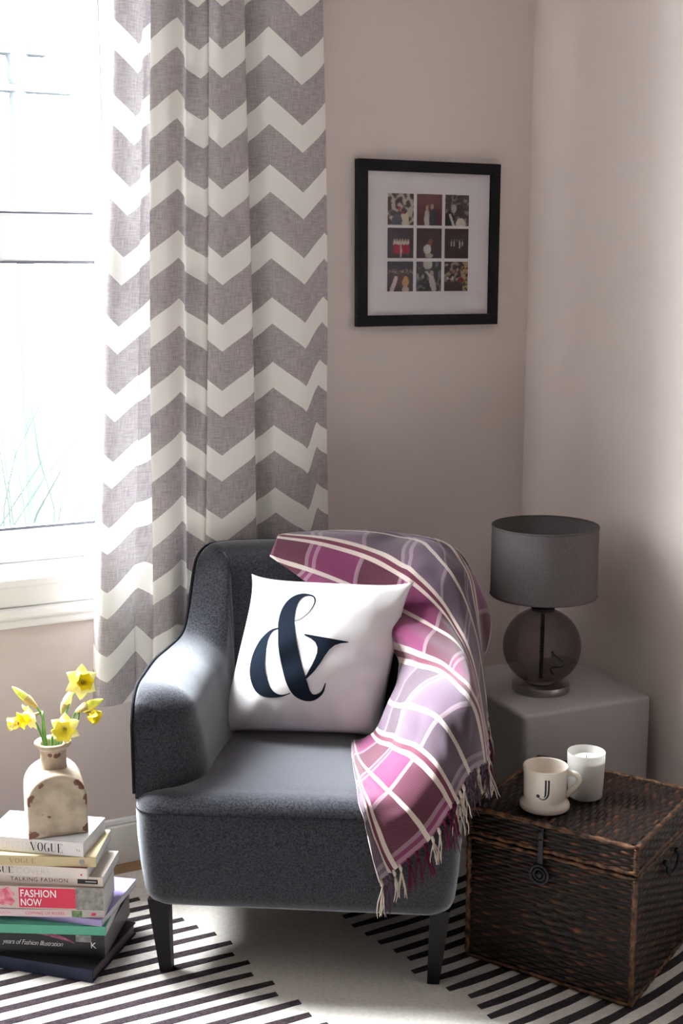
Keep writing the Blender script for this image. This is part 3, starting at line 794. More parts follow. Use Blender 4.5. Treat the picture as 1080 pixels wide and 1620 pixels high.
vs = [G[j][i] for j in range(nt) for i in range(ns)]
cl = mesh_obj('cloth', vs, grid_faces(ns, nt), M['plaid'], throw, uv=uvs)
md = cl.modifiers.new('thickness', 'SOLIDIFY'); md.thickness = 0.004; md.offset = 0
# tassels along the fringe edge
rt = random.Random(11)
def tassel_at(p, out, m, length, n=4):
    V, F = [], []
    v, f = tube_data([p + Vector((0, 0, 0.004)), p + out*0.003 - Vector((0, 0, 0.004)), p + out*0.004 - Vector((0, 0, 0.010))], [0.003, 0.0042, 0.0025], 6, base=0); V += v; F += f
    for k in range(n):
        q = p + out*0.004 - Vector((0, 0, 0.008)); path = [q]
        d = Vector((rt.uniform(-.35, .35), rt.uniform(-.25, .1), -1)) + out*0.25; d.normalize()
        for s in range(6):
            d = (d + Vector((rt.uniform(-.28, .28), rt.uniform(-.25, .2), -0.25))).normalized()
            q = q + d*length/6*rt.uniform(.8, 1.1); q = push(q, 0.004); path.append(q)
        v, f = tube_data(path, [0.0015, 0.0017, 0.0016, 0.0015, 0.0014, 0.0012, 0.0006], 5, base=len(V)); V += v; F += f
    return mesh_obj('tassel', V, F, m, throw)
jf = 30
while jf < nt:
    p = G[jf][ns-1]; back = G[jf][ns-4]; out = (p-back); out.z *= 0.3
    out = out.normalized() if out.length > 1e-6 else Vector((0, -1, 0))
    vrow = jf/(nt-1)*9; p2 = (vrow+9) % 2; p4 = (vrow+8) % 4
    m = M['fringe_cream'] if (0.72 < p2 < 1.28 or p2 < 0.16 or p2 > 1.84) else (M['fringe_maroon'] if 2 < p4 < 4 else M['fringe_mauve'])
    tassel_at(p, out, m, rt.uniform(0.052, 0.078), rt.choice((3, 4, 4, 5)))
    jf += 3

# ================================================================ FRAMED PICTURE
PX0, PX1, PZ0, PZ1 = 1.594, 2.041, 1.403, 1.846
pic = thing('framed_picture', 'black framed set of nine small wedding photos on the back wall', 'picture', ((PX0+PX1)/2, YW, (PZ0+PZ1)/2))
hw, hh, fw_ = (PX1-PX0)/2, (PZ1-PZ0)/2, 0.030
b = bmesh.new()
box(b, -hw, hw, -0.024, -0.001, hh-fw_, hh, 0.0015); box(b, -hw, hw, -0.024, -0.001, -hh, -hh+fw_, 0.0015)
box(b, -hw, -hw+fw_, -0.0238, -0.0012, -hh+fw_, hh-fw_, 0.0012); box(b, hw-fw_, hw, -0.0238, -0.0012, -hh+fw_, hh-fw_, 0.0012)
bm_obj('frame', b, M['black_frame'], pic)
box_obj('mat_board', -hw+fw_*.6, hw-fw_*.6, -0.0135, -0.010, -hh+fw_*.6, hh-fw_*.6, M['mat_board'], pic)
M['photo'] = vcol_mat('printed_photo', 0.8, 0.05)
def ell(u, v, cx, cy, rx, ry): return ((u-cx)/rx)**2 + ((v-cy)/ry)**2 < 1
def speck(u, v, s, seed): return noise.noise(Vector((u*s, v*s, seed)))
def photo_col(n, u, v):
    dk = (0.050, 0.034, 0.040)
    if n == 0:      # couple under blossom
        t = speck(u, v, 7, 1.1); c = (0.40, 0.34, 0.30) if t > 0.12 else ((0.14, 0.12, 0.11) if t > -0.1 else dk)
        if ell(u, v, .66, .2, .16, .25): c = (0.50, 0.42, 0.33)
        if ell(u, v, .62, .45, .12, .10): c = (0.06, 0.035, 0.04)
        if ell(u, v, .86, .42, .1, .16): c = (0.40, 0.32, 0.27)
        if ell(u, v, .45, .54, .06, .06) or ell(u, v, .6, .4, .04, .04): c = (0.35, 0.03, 0.05)
        if ell(u, v, .36, .15, .2, .2): c = (0.08, 0.08, 0.10)
        return c
    if n == 1:
        c = (0.11, 0.04, 0.045) if v > .3 else (0.09, 0.032, 0.036)
        if ell(u, v, .40, .2, .11, .32): c = (0.42, 0.38, 0.38)
        if ell(u, v, .66, .2, .17, .34): c = (0.045, 0.045, 0.065)
        if ell(u, v, .41, .56, .06, .09) or ell(u, v, .6, .6, .06, .1): c = (0.36, 0.24, 0.18)
        return c
    if n == 2:
        t = speck(u, v, 8, 5.2); c = (0.20, 0.17, 0.17) if t > 0.22 else (0.06, 0.05, 0.055)
        if ell(u, v, .6, .5, .2, .2): c = (0.035, 0.028, 0.03)
        if ell(u, v, .36, .56, .12, .14): c = (0.38, 0.31, 0.29)
        if ell(u, v, .18, .16, .24, .3): c = (0.02, 0.018, 0.022)
        if abs((u-.22) - (.32-v)*.45) < .05 and v < .38: c = (0.45, 0.42, 0.40)
        if ell(u, v, .66, .06, .2, .2): c = (0.50, 0.45, 0.40)
        return c
    if n == 3:
        c = (0.055, 0.040, 0.05)
        for k in range(6):
            if ell(u, v, .27+k*.105, .60, .035, .05): c = (0.30, 0.20, 0.17)
            if ell(u, v, .27+k*.105, .50, .055, .09): c = (0.48, 0.42, 0.40)
            if ell(u, v, .27+k*.105, .30, .06, .17): c = (0.30, 0.02, 0.045)
        if ell(u, v, .52, .25, .04, .24): c = (0.48, 0.38, 0.40)
        return c
    if n == 4:
        c = (0.052, 0.036, 0.038)
        if ell(u, v, .43, .30, .15, .17): c = (0.46, 0.44, 0.43)
        if ell(u, v, .55, .53, .10, .11): c = (0.20, 0.07, 0.07)
        if ell(u, v, .5, .09, .16, .08): c = (0.34, 0.28, 0.24)
        return c
    if n == 5:
        c = (0.050, 0.035, 0.036)
        for k in range(5):
            if ell(u, v, .28+k*.115, .50, .035, .09) and k != 2: c = (0.34, 0.32, 0.33)
            if ell(u, v, .28+k*.115, .61, .03, .04): c = (0.20, 0.12, 0.10)
        if ell(u, v, .63, .46, .04, .13): c = (0.42, 0.40, 0.42)
        return c
    if n == 6:
        c = (0.040, 0.036, 0.05) if v > .72 else (0.07, 0.05, 0.055)
        if v < .74 and v > .6 and speck(u, v, 16, 7) > .1: c = (0.26, 0.20, 0.20)
        if abs((u-.26) - (v-.25)*.4) < .08 and v < .52: c = (0.48, 0.40, 0.38)
        if ell(u, v, .70, .32, .13, .19): c = (0.44, 0.26, 0.13)
        if ell(u, v, .52, .48, .12, .14): c = (0.10, 0.05, 0.05)
        if ell(u, v, .7, .07, .14, .1) or ell(u, v, .16, .1, .07, .05): c = (0.44, 0.36, 0.34)
        return c
    if n == 7:
        t = speck(u, v, 6, 3.3); c = (0.13, 0.13, 0.13) if t > .12 else (0.045, 0.042, 0.05)
        if ell(u, v, .46, .90, .18, .16): c = (0.42, 0.40, 0.37)
        if ell(u, v, .62+(.4-v)*.25, .28, .12, .34): c = (0.42, 0.38, 0.40)
        if ell(u, v, .62, .62, .07, .08): c = (0.34, 0.24, 0.21)
        if abs((u-.5) + (v-.55)*.9) < .05 and .45 < v < .68: c = (0.48, 0.42, 0.38)
        if ell(u, v, .06, .5, .05, .1) or ell(u, v, .27, .5, .04, .08): c = (0.30, 0.27, 0.26)
        return c
    t = speck(u, v, 8, 8.8); c = (0.26, 0.22, 0.18) if t > .15 and v > .35 else ((0.15, 0.10, 0.07) if t > -.05 and v > .3 else (0.038, 0.032, 0.036))
    if u > .75 and speck(u, v, 10, 2.2) > .05: c = (0.34, 0.24, 0.12)
    if ell(u, v, .35, .44, .05, .07) or ell(u, v, .14, .44, .04, .05): c = (0.42, 0.40, 0.40)
    if ell(u, v, .4, .66, .06, .07): c = (0.26, 0.12, 0.12)
    if ell(u, v, .7, .36, .12, .1): c = (0.14, 0.03, 0.04)
    return c
CX = ((.210, .390), (.412, .590), (.612, .783)); CZ = ((.196, .385), (.402, .585), (.605, .788))
for r in range(3):
    for c_ in range(3):
        n_ = r*3 + c_; gu, gv = 34, 38; vs, cs = [], []
        for j in range(gv+1):
            for i in range(gu+1):
                uu, vv = i/gu, j/gv
                x = -hw + 2*hw*(CX[c_][0] + (CX[c_][1]-CX[c_][0])*uu); z = hh - 2*hh*(CZ[r][1] + (CZ[r][0]-CZ[r][1])*vv)
                vs.append((x, -0.0142, z)); cs.append(photo_col(n_, uu, vv))
        mesh_obj('photo', vs, grid_faces(gu+1, gv+1), M['photo'], pic, smooth=False, cols=cs)
box_obj('glass', -hw+fw_*.8, hw-fw_*.8, -0.0185, -0.0170, -hh+fw_*.8, hh-fw_*.8, M['picture_glass'], pic)

# ================================================================ CUBE TABLE
cube = None
v, f = loft(rrect(0.193, 0.203, 0.016, 5), edge_rows(0.0, 0.470, 0.011, 5, 0.004), lambda x, y, z: (x, y, z))
cube = mesh_obj('cube_table', v, f, M['cube']); fixn(cube); sharp(cube, 50)
cube.location = (1.944, 2.742, 0.0013); cube.rotation_euler = (0, 0, math.radians(-2.4))
tag(cube, 'pale grey cube table in the room corner under the lamp', 'side table')

# ================================================================ LAMP
LX, LY, LZ = 1.902, 2.706, 0.4714
lamp = thing('table_lamp', 'unlit table lamp with grey drum shade and smoked glass globe on the pale cube', 'lamp', (LX, LY, LZ))
lathe('base', [(0.0745, 0.0), (0.0755, 0.002), (0.0755, 0.017), (0.0735, 0.020), (0.050, 0.0215), (0.020, 0.022)], M['chrome'], lamp, 48)
gr, gz = 0.1015, 0.118
gp = [(gr*math.sin(t), gz - gr*math.cos(t)) for t in [0.34 + (PI-0.62)*k/30 for k in range(31)]]
lathe('glass_globe', gp, M['smoke_glass'], lamp, 48, cap0=False, cap1=False)
lathe('globe_collar', [(0.038, 0.0215), (0.042, 0.024), (0.036, 0.030), (0.012, 0.031)], M['chrome'], lamp, 32)
stem = [(0.006, 0.03)]
for k in range(24): stem += [(0.0042, 0.034+k*0.0072), (0.0062, 0.0376+k*0.0072)]
lathe('stem', stem, M['iron'], lamp, 14)
lathe('neck', [(0.030, 0.2145), (0.031, 0.222), (0.018, 0.226), (0.012, 0.262), (0.012, 0.30)], M['iron'], lamp, 24)
sh0, sh1 = 0.256, 0.440
lathe('lamp_shade', [(0.1355, sh0), (0.1372, sh0), (0.1365, sh1), (0.1348, sh1), (0.1355, sh0)], M['shade'], lamp, 72, False, False)
for z, r in ((sh0+0.002, 0.1364), (sh1-0.002, 0.1357)):
    q = [(r*math.cos(2*PI*k/72), r*math.sin(2*PI*k/72), z) for k in range(73)]
    tube('shade_rim', q, 0.0024, M['shade_rim'], lamp, 6)
b = bmesh.new()
for k in range(3):
    a = 2*PI*k/3 + 0.3
    bmesh.ops.create_cone(b, cap_ends=True, segments=6, radius1=0.0016, radius2=0.0016, depth=0.125,
        matrix=Matrix.Translation((0.0715*math.cos(a), 0.0715*math.sin(a), sh0+0.045)) @ Matrix.Rotation(a, 4, 'Z') @ Matrix.Rotation(PI/2, 4, 'Y'))
bm_obj('shade_spider', b, M['iron'], lamp)
tube('cord', catmull([(0.070, 0.030, 0.0034), (0.095, 0.075, 0.0034), (0.112, 0.115, 0.0034), (0.130, 0.132, 0.0036), (0.155, 0.128, 0.0034), (0.180, 0.150, 0.0034), (0.205, 0.235, 0.0034), (0.2225, 0.262, -0.010), (0.224, 0.268, -0.12), (0.222, 0.272, -0.40)], 6), 0.0030, M['cord'], lamp, 8)

# ================================================================ WICKER TRUNK
TR = (1.661, 1.997, 0.0013); TA = math.radians(30.5); TW, TD, TH, TL = 0.400, 0.372, 0.372, 0.306
trunk = thing('wicker_trunk', 'dark brown woven wicker trunk with iron hasp beside the armchair', 'trunk', TR, TA)
body = box_obj('body', 0.007, TD-0.007, 0.007, TW-0.007, 0.0, TL-0.004, M['wicker_core'], trunk)
lid = box_obj('lid', 0.005, TD-0.005, 0.005, TW-0.005, TL, TH-0.006, M['wicker_core'], trunk)
def hsh(a, b_): return random.Random(a*7919 + b_*104729 + 13).random()
def weave(parent, o, eu, ev, w, h, rh, cw, amp, centre=False):
    o, eu, ev = Vector(o), Vector(eu), Vector(ev); en = eu.cross(ev)
    nr = max(2, round(h/rh)); nc = max(2, round(w/cw)); su, sv_ = 5, 4
    NUc, NVr = nc*su + 1, nr*sv_ + 1
    vs, cs = [], []
    for j in range(NVr):
        fv = j/sv_; r = min(nr-1, int(fv)); y = fv - r
        for i in range(NUc):
            fu = i/su; c = int(fu + (0.5 if r % 2 else 0))
            twill = False
            if centre:
                dx, dy = abs(i/(NUc-1)-0.56)/0.26, abs(j/(NVr-1)-0.44)/0.30
                twill = dx + dy < 1
            if twill:
                r2 = int(fv/2); y2 = fv/2 - r2; cc = math.sin(PI*min(1, max(0, y2)))**0.5
                ph = math.cos(PI*(fu*0.75 + r2*0.5)); c = int(fu*0.375 + r2*0.25 + 100); tone = hsh(r2+500, c)
            else:
                cc = math.sin(PI*y)**0.5 if 0 < y < 1 else 0.0
                ph = math.cos(PI*(fu*1.0 + r)); c = int((fu + r + 0.5)/2 + 100); tone = hsh(r, c)
            under = 0.5 + 0.5*ph
            hgt = amp*(cc*(0.15 + 0.85*under)) - amp*0.15
            vs.append(o + eu*(w*i/(NUc-1)) + ev*(h*j/(NVr-1)) + en*hgt)
            t = (0.04 + 0.96*under**1.8)*cc; t2 = 0.22 + 0.78*tone**1.5  # shading put into the colour: raised strands lighter, dips between them darker
            if tone > 0.92: t2 *= 1.6
            t *= t2; cs.append((0.0026 + 0.076*t, 0.002 + 0.0245*t, 0.0018 + 0.009*t))
    p = mesh_obj('woven_panel', vs, grid_faces(NUc, NVr), M['wicker'], parent, cols=cs); p['kind'] = 'stuff'
    return p
A_ = 0.0056
weave(body, (0.005, TW-0.006, 0.012), (0, -1, 0), (0, 0, 1), TW-0.012, TL-0.026, 0.0088, 0.0235, A_, True)
weave(body, (0.006, 0.005, 0.012), (1, 0, 0), (0, 0, 1), TD-0.012, TL-0.026, 0.0088, 0.0235, A_)
weave(body, (TD-0.006, TW-0.005, 0.012), (-1, 0, 0), (0, 0, 1), TD-0.012, TL-0.026, 0.0088, 0.03, A_)
weave(body, (TD-0.005, 0.006, 0.012), (0, 1, 0), (0, 0, 1), TW-0.012, TL-0.026, 0.0088, 0.03, A_)
weave(lid, (0.004, TW-0.005, TL+0.006), (0, -1, 0), (0, 0, 1), TW-0.010, TH-TL-0.014, 0.0088, 0.0235, A_)
weave(lid, (0.005, 0.004, TL+0.006), (1, 0, 0), (0, 0, 1), TD-0.010, TH-TL-0.014, 0.0088, 0.0235, A_)
weave(lid, (TD-0.005, TW-0.004, TL+0.006), (-1, 0, 0), (0, 0, 1), TD-0.010, TH-TL-0.014, 0.0088, 0.03, A_)
weave(lid, (0.012, 0.012, TH-0.006), (1, 0, 0), (0, 1, 0), TD-0.024, TW-0.024, 0.0092, 0.0235, A_)
M['trim_wicker'] = mat('reddish_brown_cane', (0.014, 0.0065, 0.0045), 0.5, spec=0.2, col2=(0.15, 0.07, 0.035), scale=55)
def trim(parent, a, c, r=0.0052):
    n = 60; P = [Vector(a) + (Vector(c)-Vector(a))*k/n for k in range(n+1)]
    return tube('braided_trim', P, r, M['trim_wicker'], parent, 8, twist=0.9)
e = 0.004
for z, pr in ((TH-0.006, lid), (TL+0.003, lid), (TL-0.010, body), (0.008, body)):
    c4 = [(e, e, z), (TD-e, e, z), (TD-e, TW-e, z), (e, TW-e, z)]
    for k in range(4): trim(pr, c4[k], c4[(k+1) % 4], 0.0052 if z > TL else 0.0046)
for x in (e, TD-e):
    for y in (e, TW-e):
        trim(body, (x, y, 0.008), (x, y, TL-0.012), 0.006); trim(lid, (x, y, TL+0.004), (x, y, TH-0.008), 0.006)
hy = 0.218
hasp = box_obj('hasp', -0.007, -0.003, hy-0.006, hy+0.006, 0.262, 0.362, M['iron'], trunk, 0.0015)
b = bmesh.new(); bmesh.ops.create_uvsphere(b, u_segments=12, v_segments=8, radius=0.0075, matrix=Matrix.Translation((-0.006, hy, 0.352)))
bmesh.ops.create_uvsphere(b, u_segments=10, v_segments=6, radius=0.004, matrix=Matrix.Translation((-0.006, hy, 0.334)))
bm_obj('rivet', b, M['iron'], hasp, True)
def ring_x(name, x, y, z, R, r, m, parent, a0=0, a1=360, ax='x'):
    q = []
    for k in range(33):
        a = math.radians(a0 + (a1-a0)*k/32)
        q.append((x, y+R*math.cos(a), z+R*math.sin(a)) if ax == 'x' else (x+R*math.cos(a), y, z+R*math.sin(a)))
    return tube(name, q, r, m, parent, 8)
ring_x('ring', -0.0085, hy, 0.256, 0.0205, 0.0036, M['iron'], hasp)
ring_x('ring', -0.0085, hy, 0.256, 0.0125, 0.0026, M['iron'], hasp)
b = bmesh.new(); bmesh.ops.create_uvsphere(b, u_segments=14, v_segments=8, radius=0.0085, matrix=Matrix.Translation((-0.007, hy, 0.256)))
bm_obj('boss', b, M['iron'], hasp, True)
hd = ring_x('side_handle', 0.205, -0.008, 0.268, 0.036, 0.0042, M['iron'], trunk, 180, 360, 'y')
for dx in (-0.036, 0.036):
    b = bmesh.new(); bmesh.ops.create_uvsphere(b, u_segments=10, v_segments=6, radius=0.008, matrix=Matrix.Translation((0.205+dx, -0.004, 0.270)))
    bm_obj('handle_mount', b, M['iron'], hd, True)

# ================================================================ MUG AND CANDLE
TZ = TH + 0.0003
mug = thing('mug', 'cream footed mug with a black letter J standing on the wicker trunk', 'mug', (1.607, 2.258, TZ))
prof = [(0.052, 0.0), (0.0555, 0.003), (0.0560, 0.009), (0.0535, 0.014), (0.0480, 0.019), (0.0460, 0.0245), (0.0475, 0.030), (0.0478, 0.05), (0.0484, 0.078), (0.0500, 0.0935),
        (0.0505, 0.0965), (0.0493, 0.0980), (0.0472, 0.0965), (0.0455, 0.088), (0.0440, 0.06), (0.0435, 0.028), (0.0400, 0.022), (0.010, 0.0205)]
lathe('body', prof, M['ceramic'], mug, 56)
ha = math.radians(322)
hp = [(0.045, 0.082), (0.058, 0.084), (0.069, 0.080), (0.074, 0.070), (0.0715, 0.060), (0.064, 0.050), (0.055, 0.040), (0.0455, 0.031)]
hpp = catmull([(math.cos(ha)*r, math.sin(ha)*r, z) for r, z in hp], 5)
tube('handle', hpp, [0.0062 + 0.0018*abs(i/len(hpp)-0.4) for i in range(len(hpp))], M['ceramic'], mug, 10)
J0 = math.radians(216)
def mug3(x, y): a = J0 + x/0.048; r = 0.0487; return Vector((r*math.cos(a), r*math.sin(a), 0.036 + y))
Jp = [[(0.009, 0.0475, 0.0022), (0.031, 0.0475, 0.0022)], [(0.0235, 0.046, 0.0042), (0.0235, 0.018, 0.0042), (0.0215, 0.008, 0.0038), (0.0165, 0.0015, 0.0028), (0.010, 0.000, 0.0022), (0.003, 0.003, 0.0020)],
      [(0.0170, 0.046, 0.0042), (0.0170, 0.016, 0.0042), (0.0158, 0.008, 0.0030), (0.0135, 0.005, 0.0012)],
      [(-0.0035, 0.007, 0.001), (-0.002, 0.007, 0.0062), (0.001, 0.007, 0.0076), (0.0035, 0.007, 0.006), (0.005, 0.007, 0.001)]]
ribbons_mesh('printed_letter', Jp, [], mug3, M['ink'], mug)
candle = thing('candle_jar', 'white frosted glass candle jar standing beside the mug on the trunk', 'candle', (1.725, 2.268, TZ))
cp = [(0.036, 0.0), (0.0385, 0.002), (0.0392, 0.006), (0.0415, 0.060), (0.0430, 0.1060), (0.0424, 0.1075), (0.0414, 0.1060), (0.0400, 0.060), (0.0378, 0.008), (0.030, 0.005)]
lathe('jar', cp, M['frosted'], candle, 48)
lathe('wax', [(0.0370, 0.006), (0.0397, 0.060), (0.0405, 0.088), (0.036, 0.0905), (0.012, 0.0900), (0.003, 0.0895)], M['wax'], candle, 40)
tube('wick', [(0, 0, 0.089), (0.0005, 0, 0.094), (0.001, 0.0005, 0.098)], 0.0011, M['wick'], candle, 6)

# ================================================================ BOOKS  (one pile; spine faces the room, local x along the spine)
def solid(n, c, rough=0.45, **k): return mat(n, c, rough, spec=0.35, **k)
BG = 'pile of books left of the armchair'
def book(z0, cx, cy, ang, L, D, t, cover, label, hard=False, top=None, pages=None):
    r = thing('book', label, 'book', (cx, cy, z0 + 0.0014), math.radians(ang), BG); t -= 0.0006
    bt = 0.003 if hard else 0.0012; ov = 0.003 if hard else 0.0
    b = bmesh.new()
    box(b, -L, 0, 0, D, 0, bt); box(b, -L, 0, 0, D, t-bt, t); box(b, -L, 0, -0.0005, 0.0025, 0, t)
    c = bm_obj('cover', b, cover, r)
    box_obj('pages', -L+ov+0.0004, -ov-0.0004, 0.0028, D-ov-0.0004, bt+0.0001, t-bt-0.0001, pages or M['paper'], r)
    if top: quad_obj('printed_cover', [(-L, 0.0005, t+0.0003), (0, 0.0005, t+0.0003), (0, D, t+0.0003), (-L, D, t+0.0003)], top, c)
    return r
SPN = -0.0012
def sp(x0, z0): return lambda x, y: Vector((x0 + x, SPN, z0 + y))
def patch(parent, x0, x1, z0, z1, m, name='spine_panel', d=-0.0009):
    return quad_obj(name, [(x0, d, z0), (x1, d, z0), (x1, d, z1), (x0, d, z1)], m, parent)
def didone(parent, s, x0, z0, w, h, m, name='title'):
    """fat and hairline serif capitals from ribbons"""
    T, H = 0.20, 0.035
    G_ = {'V': [[(0.02, 1, T), (0.5, 0.02, T)], [(0.52, 0.02, H), (0.95, 1, H)], [(-.05, 1, H), (.26, 1, H)], [(.78, 1, H), (1.08, 1, H)]],
          'O': [[(.5, 1, H), (.22, .88, T*.7), (.1, .5, T), (.22, .12, T*.7), (.5, 0, H)], [(.5, 1, H), (.78, .88, T*.7), (.9, .5, T), (.78, .12, T*.7), (.5, 0, H)]],
          'G': [[(.92, .78, H), (.75, .97, H), (.5, 1, H), (.22, .88, T*.7), (.1, .5, T), (.22, .12, T*.7), (.5, 0, H), (.8, .06, H)], [(.82, .42, T), (.82, .02, T)], [(.62, .43, H), (1.0, .43, H)]],
          'U': [[(.16, 1, T), (.16, .3, T), (.26, .06, T*.6), (.52, 0, H), (.78, .08, H), (.86, .3, H), (.86, 1, H)], [(-.02, 1, H), (.36, 1, H)], [(.72, 1, H), (1., 1, H)]],
          'E': [[(.2, 1, T), (.2, 0, T)], [(0, 1, H), (.88, 1, H)], [(0, 0, H), (.9, 0, H)], [(.2, .52, H), (.66, .52, H)], [(.87, 1, .07), (.87, .74, .02)], [(.89, 0, .07), (.89, .28, .02)]]}
    st = []; n = len(s); cw = w/n
    for k, ch in enumerate(s):
        for rb in G_[ch]:
            st.append([(x0 + cw*(k + 0.06 + 0.84*px), z0 + h*pz, wd*cw*0.95) for px, pz, wd in rb])
    return ribbons_mesh(name, st, [], lambda x, y: Vector((x, SPN, y)), m, parent, 4)
C = {}
C['navy'] = solid('navy_cloth', (0.018, 0.026, 0.060), 0.6); C['black'] = solid('black_gloss_cover', (0.010, 0.010, 0.012), 0.3)
C['mint'] = solid('mint_green_cover', (0.10, 0.40, 0.27)); C['lav'] = solid('lavender_cover', (0.36, 0.30, 0.56), 0.3)
C['rose'] = solid('pale_pink_cover', (0.66, 0.52, 0.54)); C['now'] = solid('blush_cover', (0.58, 0.46, 0.42))
C['talk'] = solid('cream_cover', (0.66, 0.57, 0.50)); C['covers'] = solid('ivory_cover', (0.70, 0.62, 0.57)); C['gold'] = solid('straw_cover', (0.56, 0.46, 0.27))
C['white'] = solid('white_cover', (0.74, 0.71, 0.71)); C['red'] = solid('red_print', (0.62, 0.025, 0.075)); C['grey'] = solid('grey_photo_print', (0.17, 0.17, 0.16), col2=(0.34, 0.32, 0.30), scale=70)
C['mag'] = solid('magenta_print', (0.26, 0.03, 0.12), col2=(0.45, 0.14, 0.26), scale=60); C['pinkflower'] = solid('pink_flower_print', (0.60, 0.06, 0.14), col2=(0.75, 0.35, 0.38), scale=60)
C['leaf'] = solid('leaf_print', (0.06, 0.14, 0.05), col2=(0.20, 0.28, 0.12), scale=90); C['dark_red'] = solid('dark_red_print', (0.20, 0.02, 0.025))
C['faint'] = solid('faint_grey_print', (0.46, 0.44, 0.44)); C['goldink'] = solid('gold_ink', (0.33, 0.25, 0.10))
C['blackpages'] = solid('dusky_pages', (0.13, 0.10, 0.11)); C['cool'] = solid('cool_white_cover', (0.80, 0.80, 0.82))

b1 = book(0.000, .659, 2.607, -42.0, 0.33, 0.224, .031, C['navy'], 'thick navy hardback lying on the rug at the bottom of the book pile', True, C['black'], C['blackpages'])
text_mesh('title', 'of Fashion', 0.075, 0.014, solid('dark_ink_blue', (0.006, 0.008, 0.018)), b1, sp(-0.165, 0.009), shear=0.2)
ball = b1
b2 = book(0.031, .698, 2.643, -32.5, 0.33, 0.205, .055, C['black'], 'black paperback with handwritten white spine title above the navy hardback', False, None, C['blackpages'])
text_mesh('title', 'years of Fashion Illustration', 0.142, 0.0155, M['white_print'], b2, sp(-0.238, 0.0195), thin=-0.012, shear=0.42, spacing=0.9)
text_mesh('publisher_mark', 'K', 0.0125, 0.014, M['white_print'], b2, sp(-0.031, 0.0235))
for k, (a, c, z) in enumerate(((-0.205, -0.095, 0.0545), (-0.17, -0.075, 0.05), (-0.12, -0.07, 0.0475))):
    ribbons_mesh('spine_art', [[(a, 0.053, 0.002), ((a+c)/2, 0.0525-k*0.0035, 0.0035), (c, z-0.014, 0.003)]], [], lambda x, y: Vector((x, SPN, y)), C['mag'], b2)
patch(b2, -0.066, -0.030, 0.037, 0.0535, C['grey'], 'spine_art')
b3 = book(0.086, .702, 2.642, -29.3, 0.30, 0.170, .022, C['mint'], 'mint green spined book between the black one and the lavender one', False)
b4 = book(0.108, .694, 2.645, -39.0, 0.30, 0.205, .016, C['lav'], 'thin lavender book jutting out at the right of the pile', False, C['lav'])
b5 = book(0.124, .702, 2.652, -28.5, 0.29, 0.10, .018, C['rose'], 'pale pink book with small red capitals and a printed rose on its spine', False)
text_mesh('title', 'COMING UP ROSES', 0.088, 0.0070, C['red'], b5, sp(-0.178, 0.0055), spacing=1.1)
ribbons_mesh('author', [[(-0.245 + 0.0034*k, 0.0085 + 0.0026*(1 if k % 2 else -1)*(1.4 if k in (0, 4, 7) else 0.7), 0.0008) for k in range(11)]], [], lambda x, y: Vector((x, SPN, y)), C['pinkflower'], b5)
patch(b5, -0.070, -0.0010, 0.0006, 0.0170, solid('pale_photo_print', (0.46, 0.42, 0.40)), 'spine_art'); patch(b5, -0.073, -0.050, 0.0008, 0.0168, C['leaf'], 'spine_art', -0.0011)
ribbons_mesh('spine_art', [[(-0.029, 0.006, 0.002), (-0.026, 0.008, 0.007), (-0.022, 0.009, 0.008), (-0.018, 0.0105, 0.002)]], [], lambda x, y: Vector((x, SPN-0.0002, y)), C['red'], b5)
b6 = book(0.142, .702, 2.650, -29.5, 0.29, 0.10, .055, C['now'], 'thick blush pink book with FASHION NOW on a red spine panel', False)
patch(b6, -0.193, -0.064, 0.0035, 0.051, C['red']); patch(b6, -0.0638, -0.0010, 0.0008, 0.0536, C['grey'], 'spine_art')
text_mesh('title', 'FASHION', 0.081, 0.0180, M['white_print'], b6, sp(-0.189, 0.0285), thin=0.012); text_mesh('title', 'NOW', 0.048, 0.0175, M['white_print'], b6, sp(-0.189, 0.0075), thin=0.012)
for cx_, cz_, rx_ in ((-0.222, 0.034, 0.017), (-0.234, 0.022, 0.014), (-0.214, 0.018, 0.011)):
    pts = [(cx_ + rx_*math.cos(a)*(1+0.15*math.cos(5*a)), -0.0009 - cz_*0.001, cz_ + rx_*0.95*math.sin(a)*(1+0.15*math.cos(5*a))) for a in [2*PI*k/30 for k in range(30)]]
    quad_obj('spine_art', pts, C['pinkflower'], b6)
b7 = book(0.197, .703, 2.656, -31.2, 0.28, 0.135, .023, C['talk'], 'cream book reading TALKING FASHION with a black tab on its spine', False)
text_mesh('title', 'TALKING FASHION', 0.132, 0.0095, M['ink'], b7, sp(-0.212, 0.0066), spacing=1.15)
patch(b7, -0.058, -0.0115, 0.0055, 0.0165, M['ink']); patch(b7, -0.040, -0.015, 0.0098, 0.0122, C['faint'], 'author', -0.0012)
b8 = book(0.220, .669, 2.661, -33.0, 0.27, 0.155, .026, C['covers'], 'ivory book with thin capitals COVERS on its spine', False, C['dark_red'])
didone(b8, 'VOGUE', -0.240, 0.0060, 0.072, 0.0145, M['ink']); text_mesh('title', 'COVERS', 0.076, 0.0140, M['ink_grey'], b8, sp(-0.162, 0.0060), thin=-0.035)
patch(b8, -0.015, -0.011, 0.008, 0.012, C['red'], 'publisher_mark')
b9 = book(0.246, .689, 2.658, -29.0, 0.27, 0.145, .024, C['gold'], 'straw yellow book just under the topmost white book', False)
didone(b9, 'VOGUE', -0.195, 0.0065, 0.062, 0.0110, C['goldink']); text_mesh('title', 'OF', 0.012, 0.0075, solid('pale_gold_ink', (0.44, 0.35, 0.18)), b9, sp(-0.126, 0.0080), thin=-0.02)
pts = [(-0.031 + 0.0066*math.cos(2*PI*k/24), -0.0009, 0.012 + 0.0066*math.sin(2*PI*k/24)) for k in range(24)]
quad_obj('publisher_mark', pts, M['ink_grey'], b9)
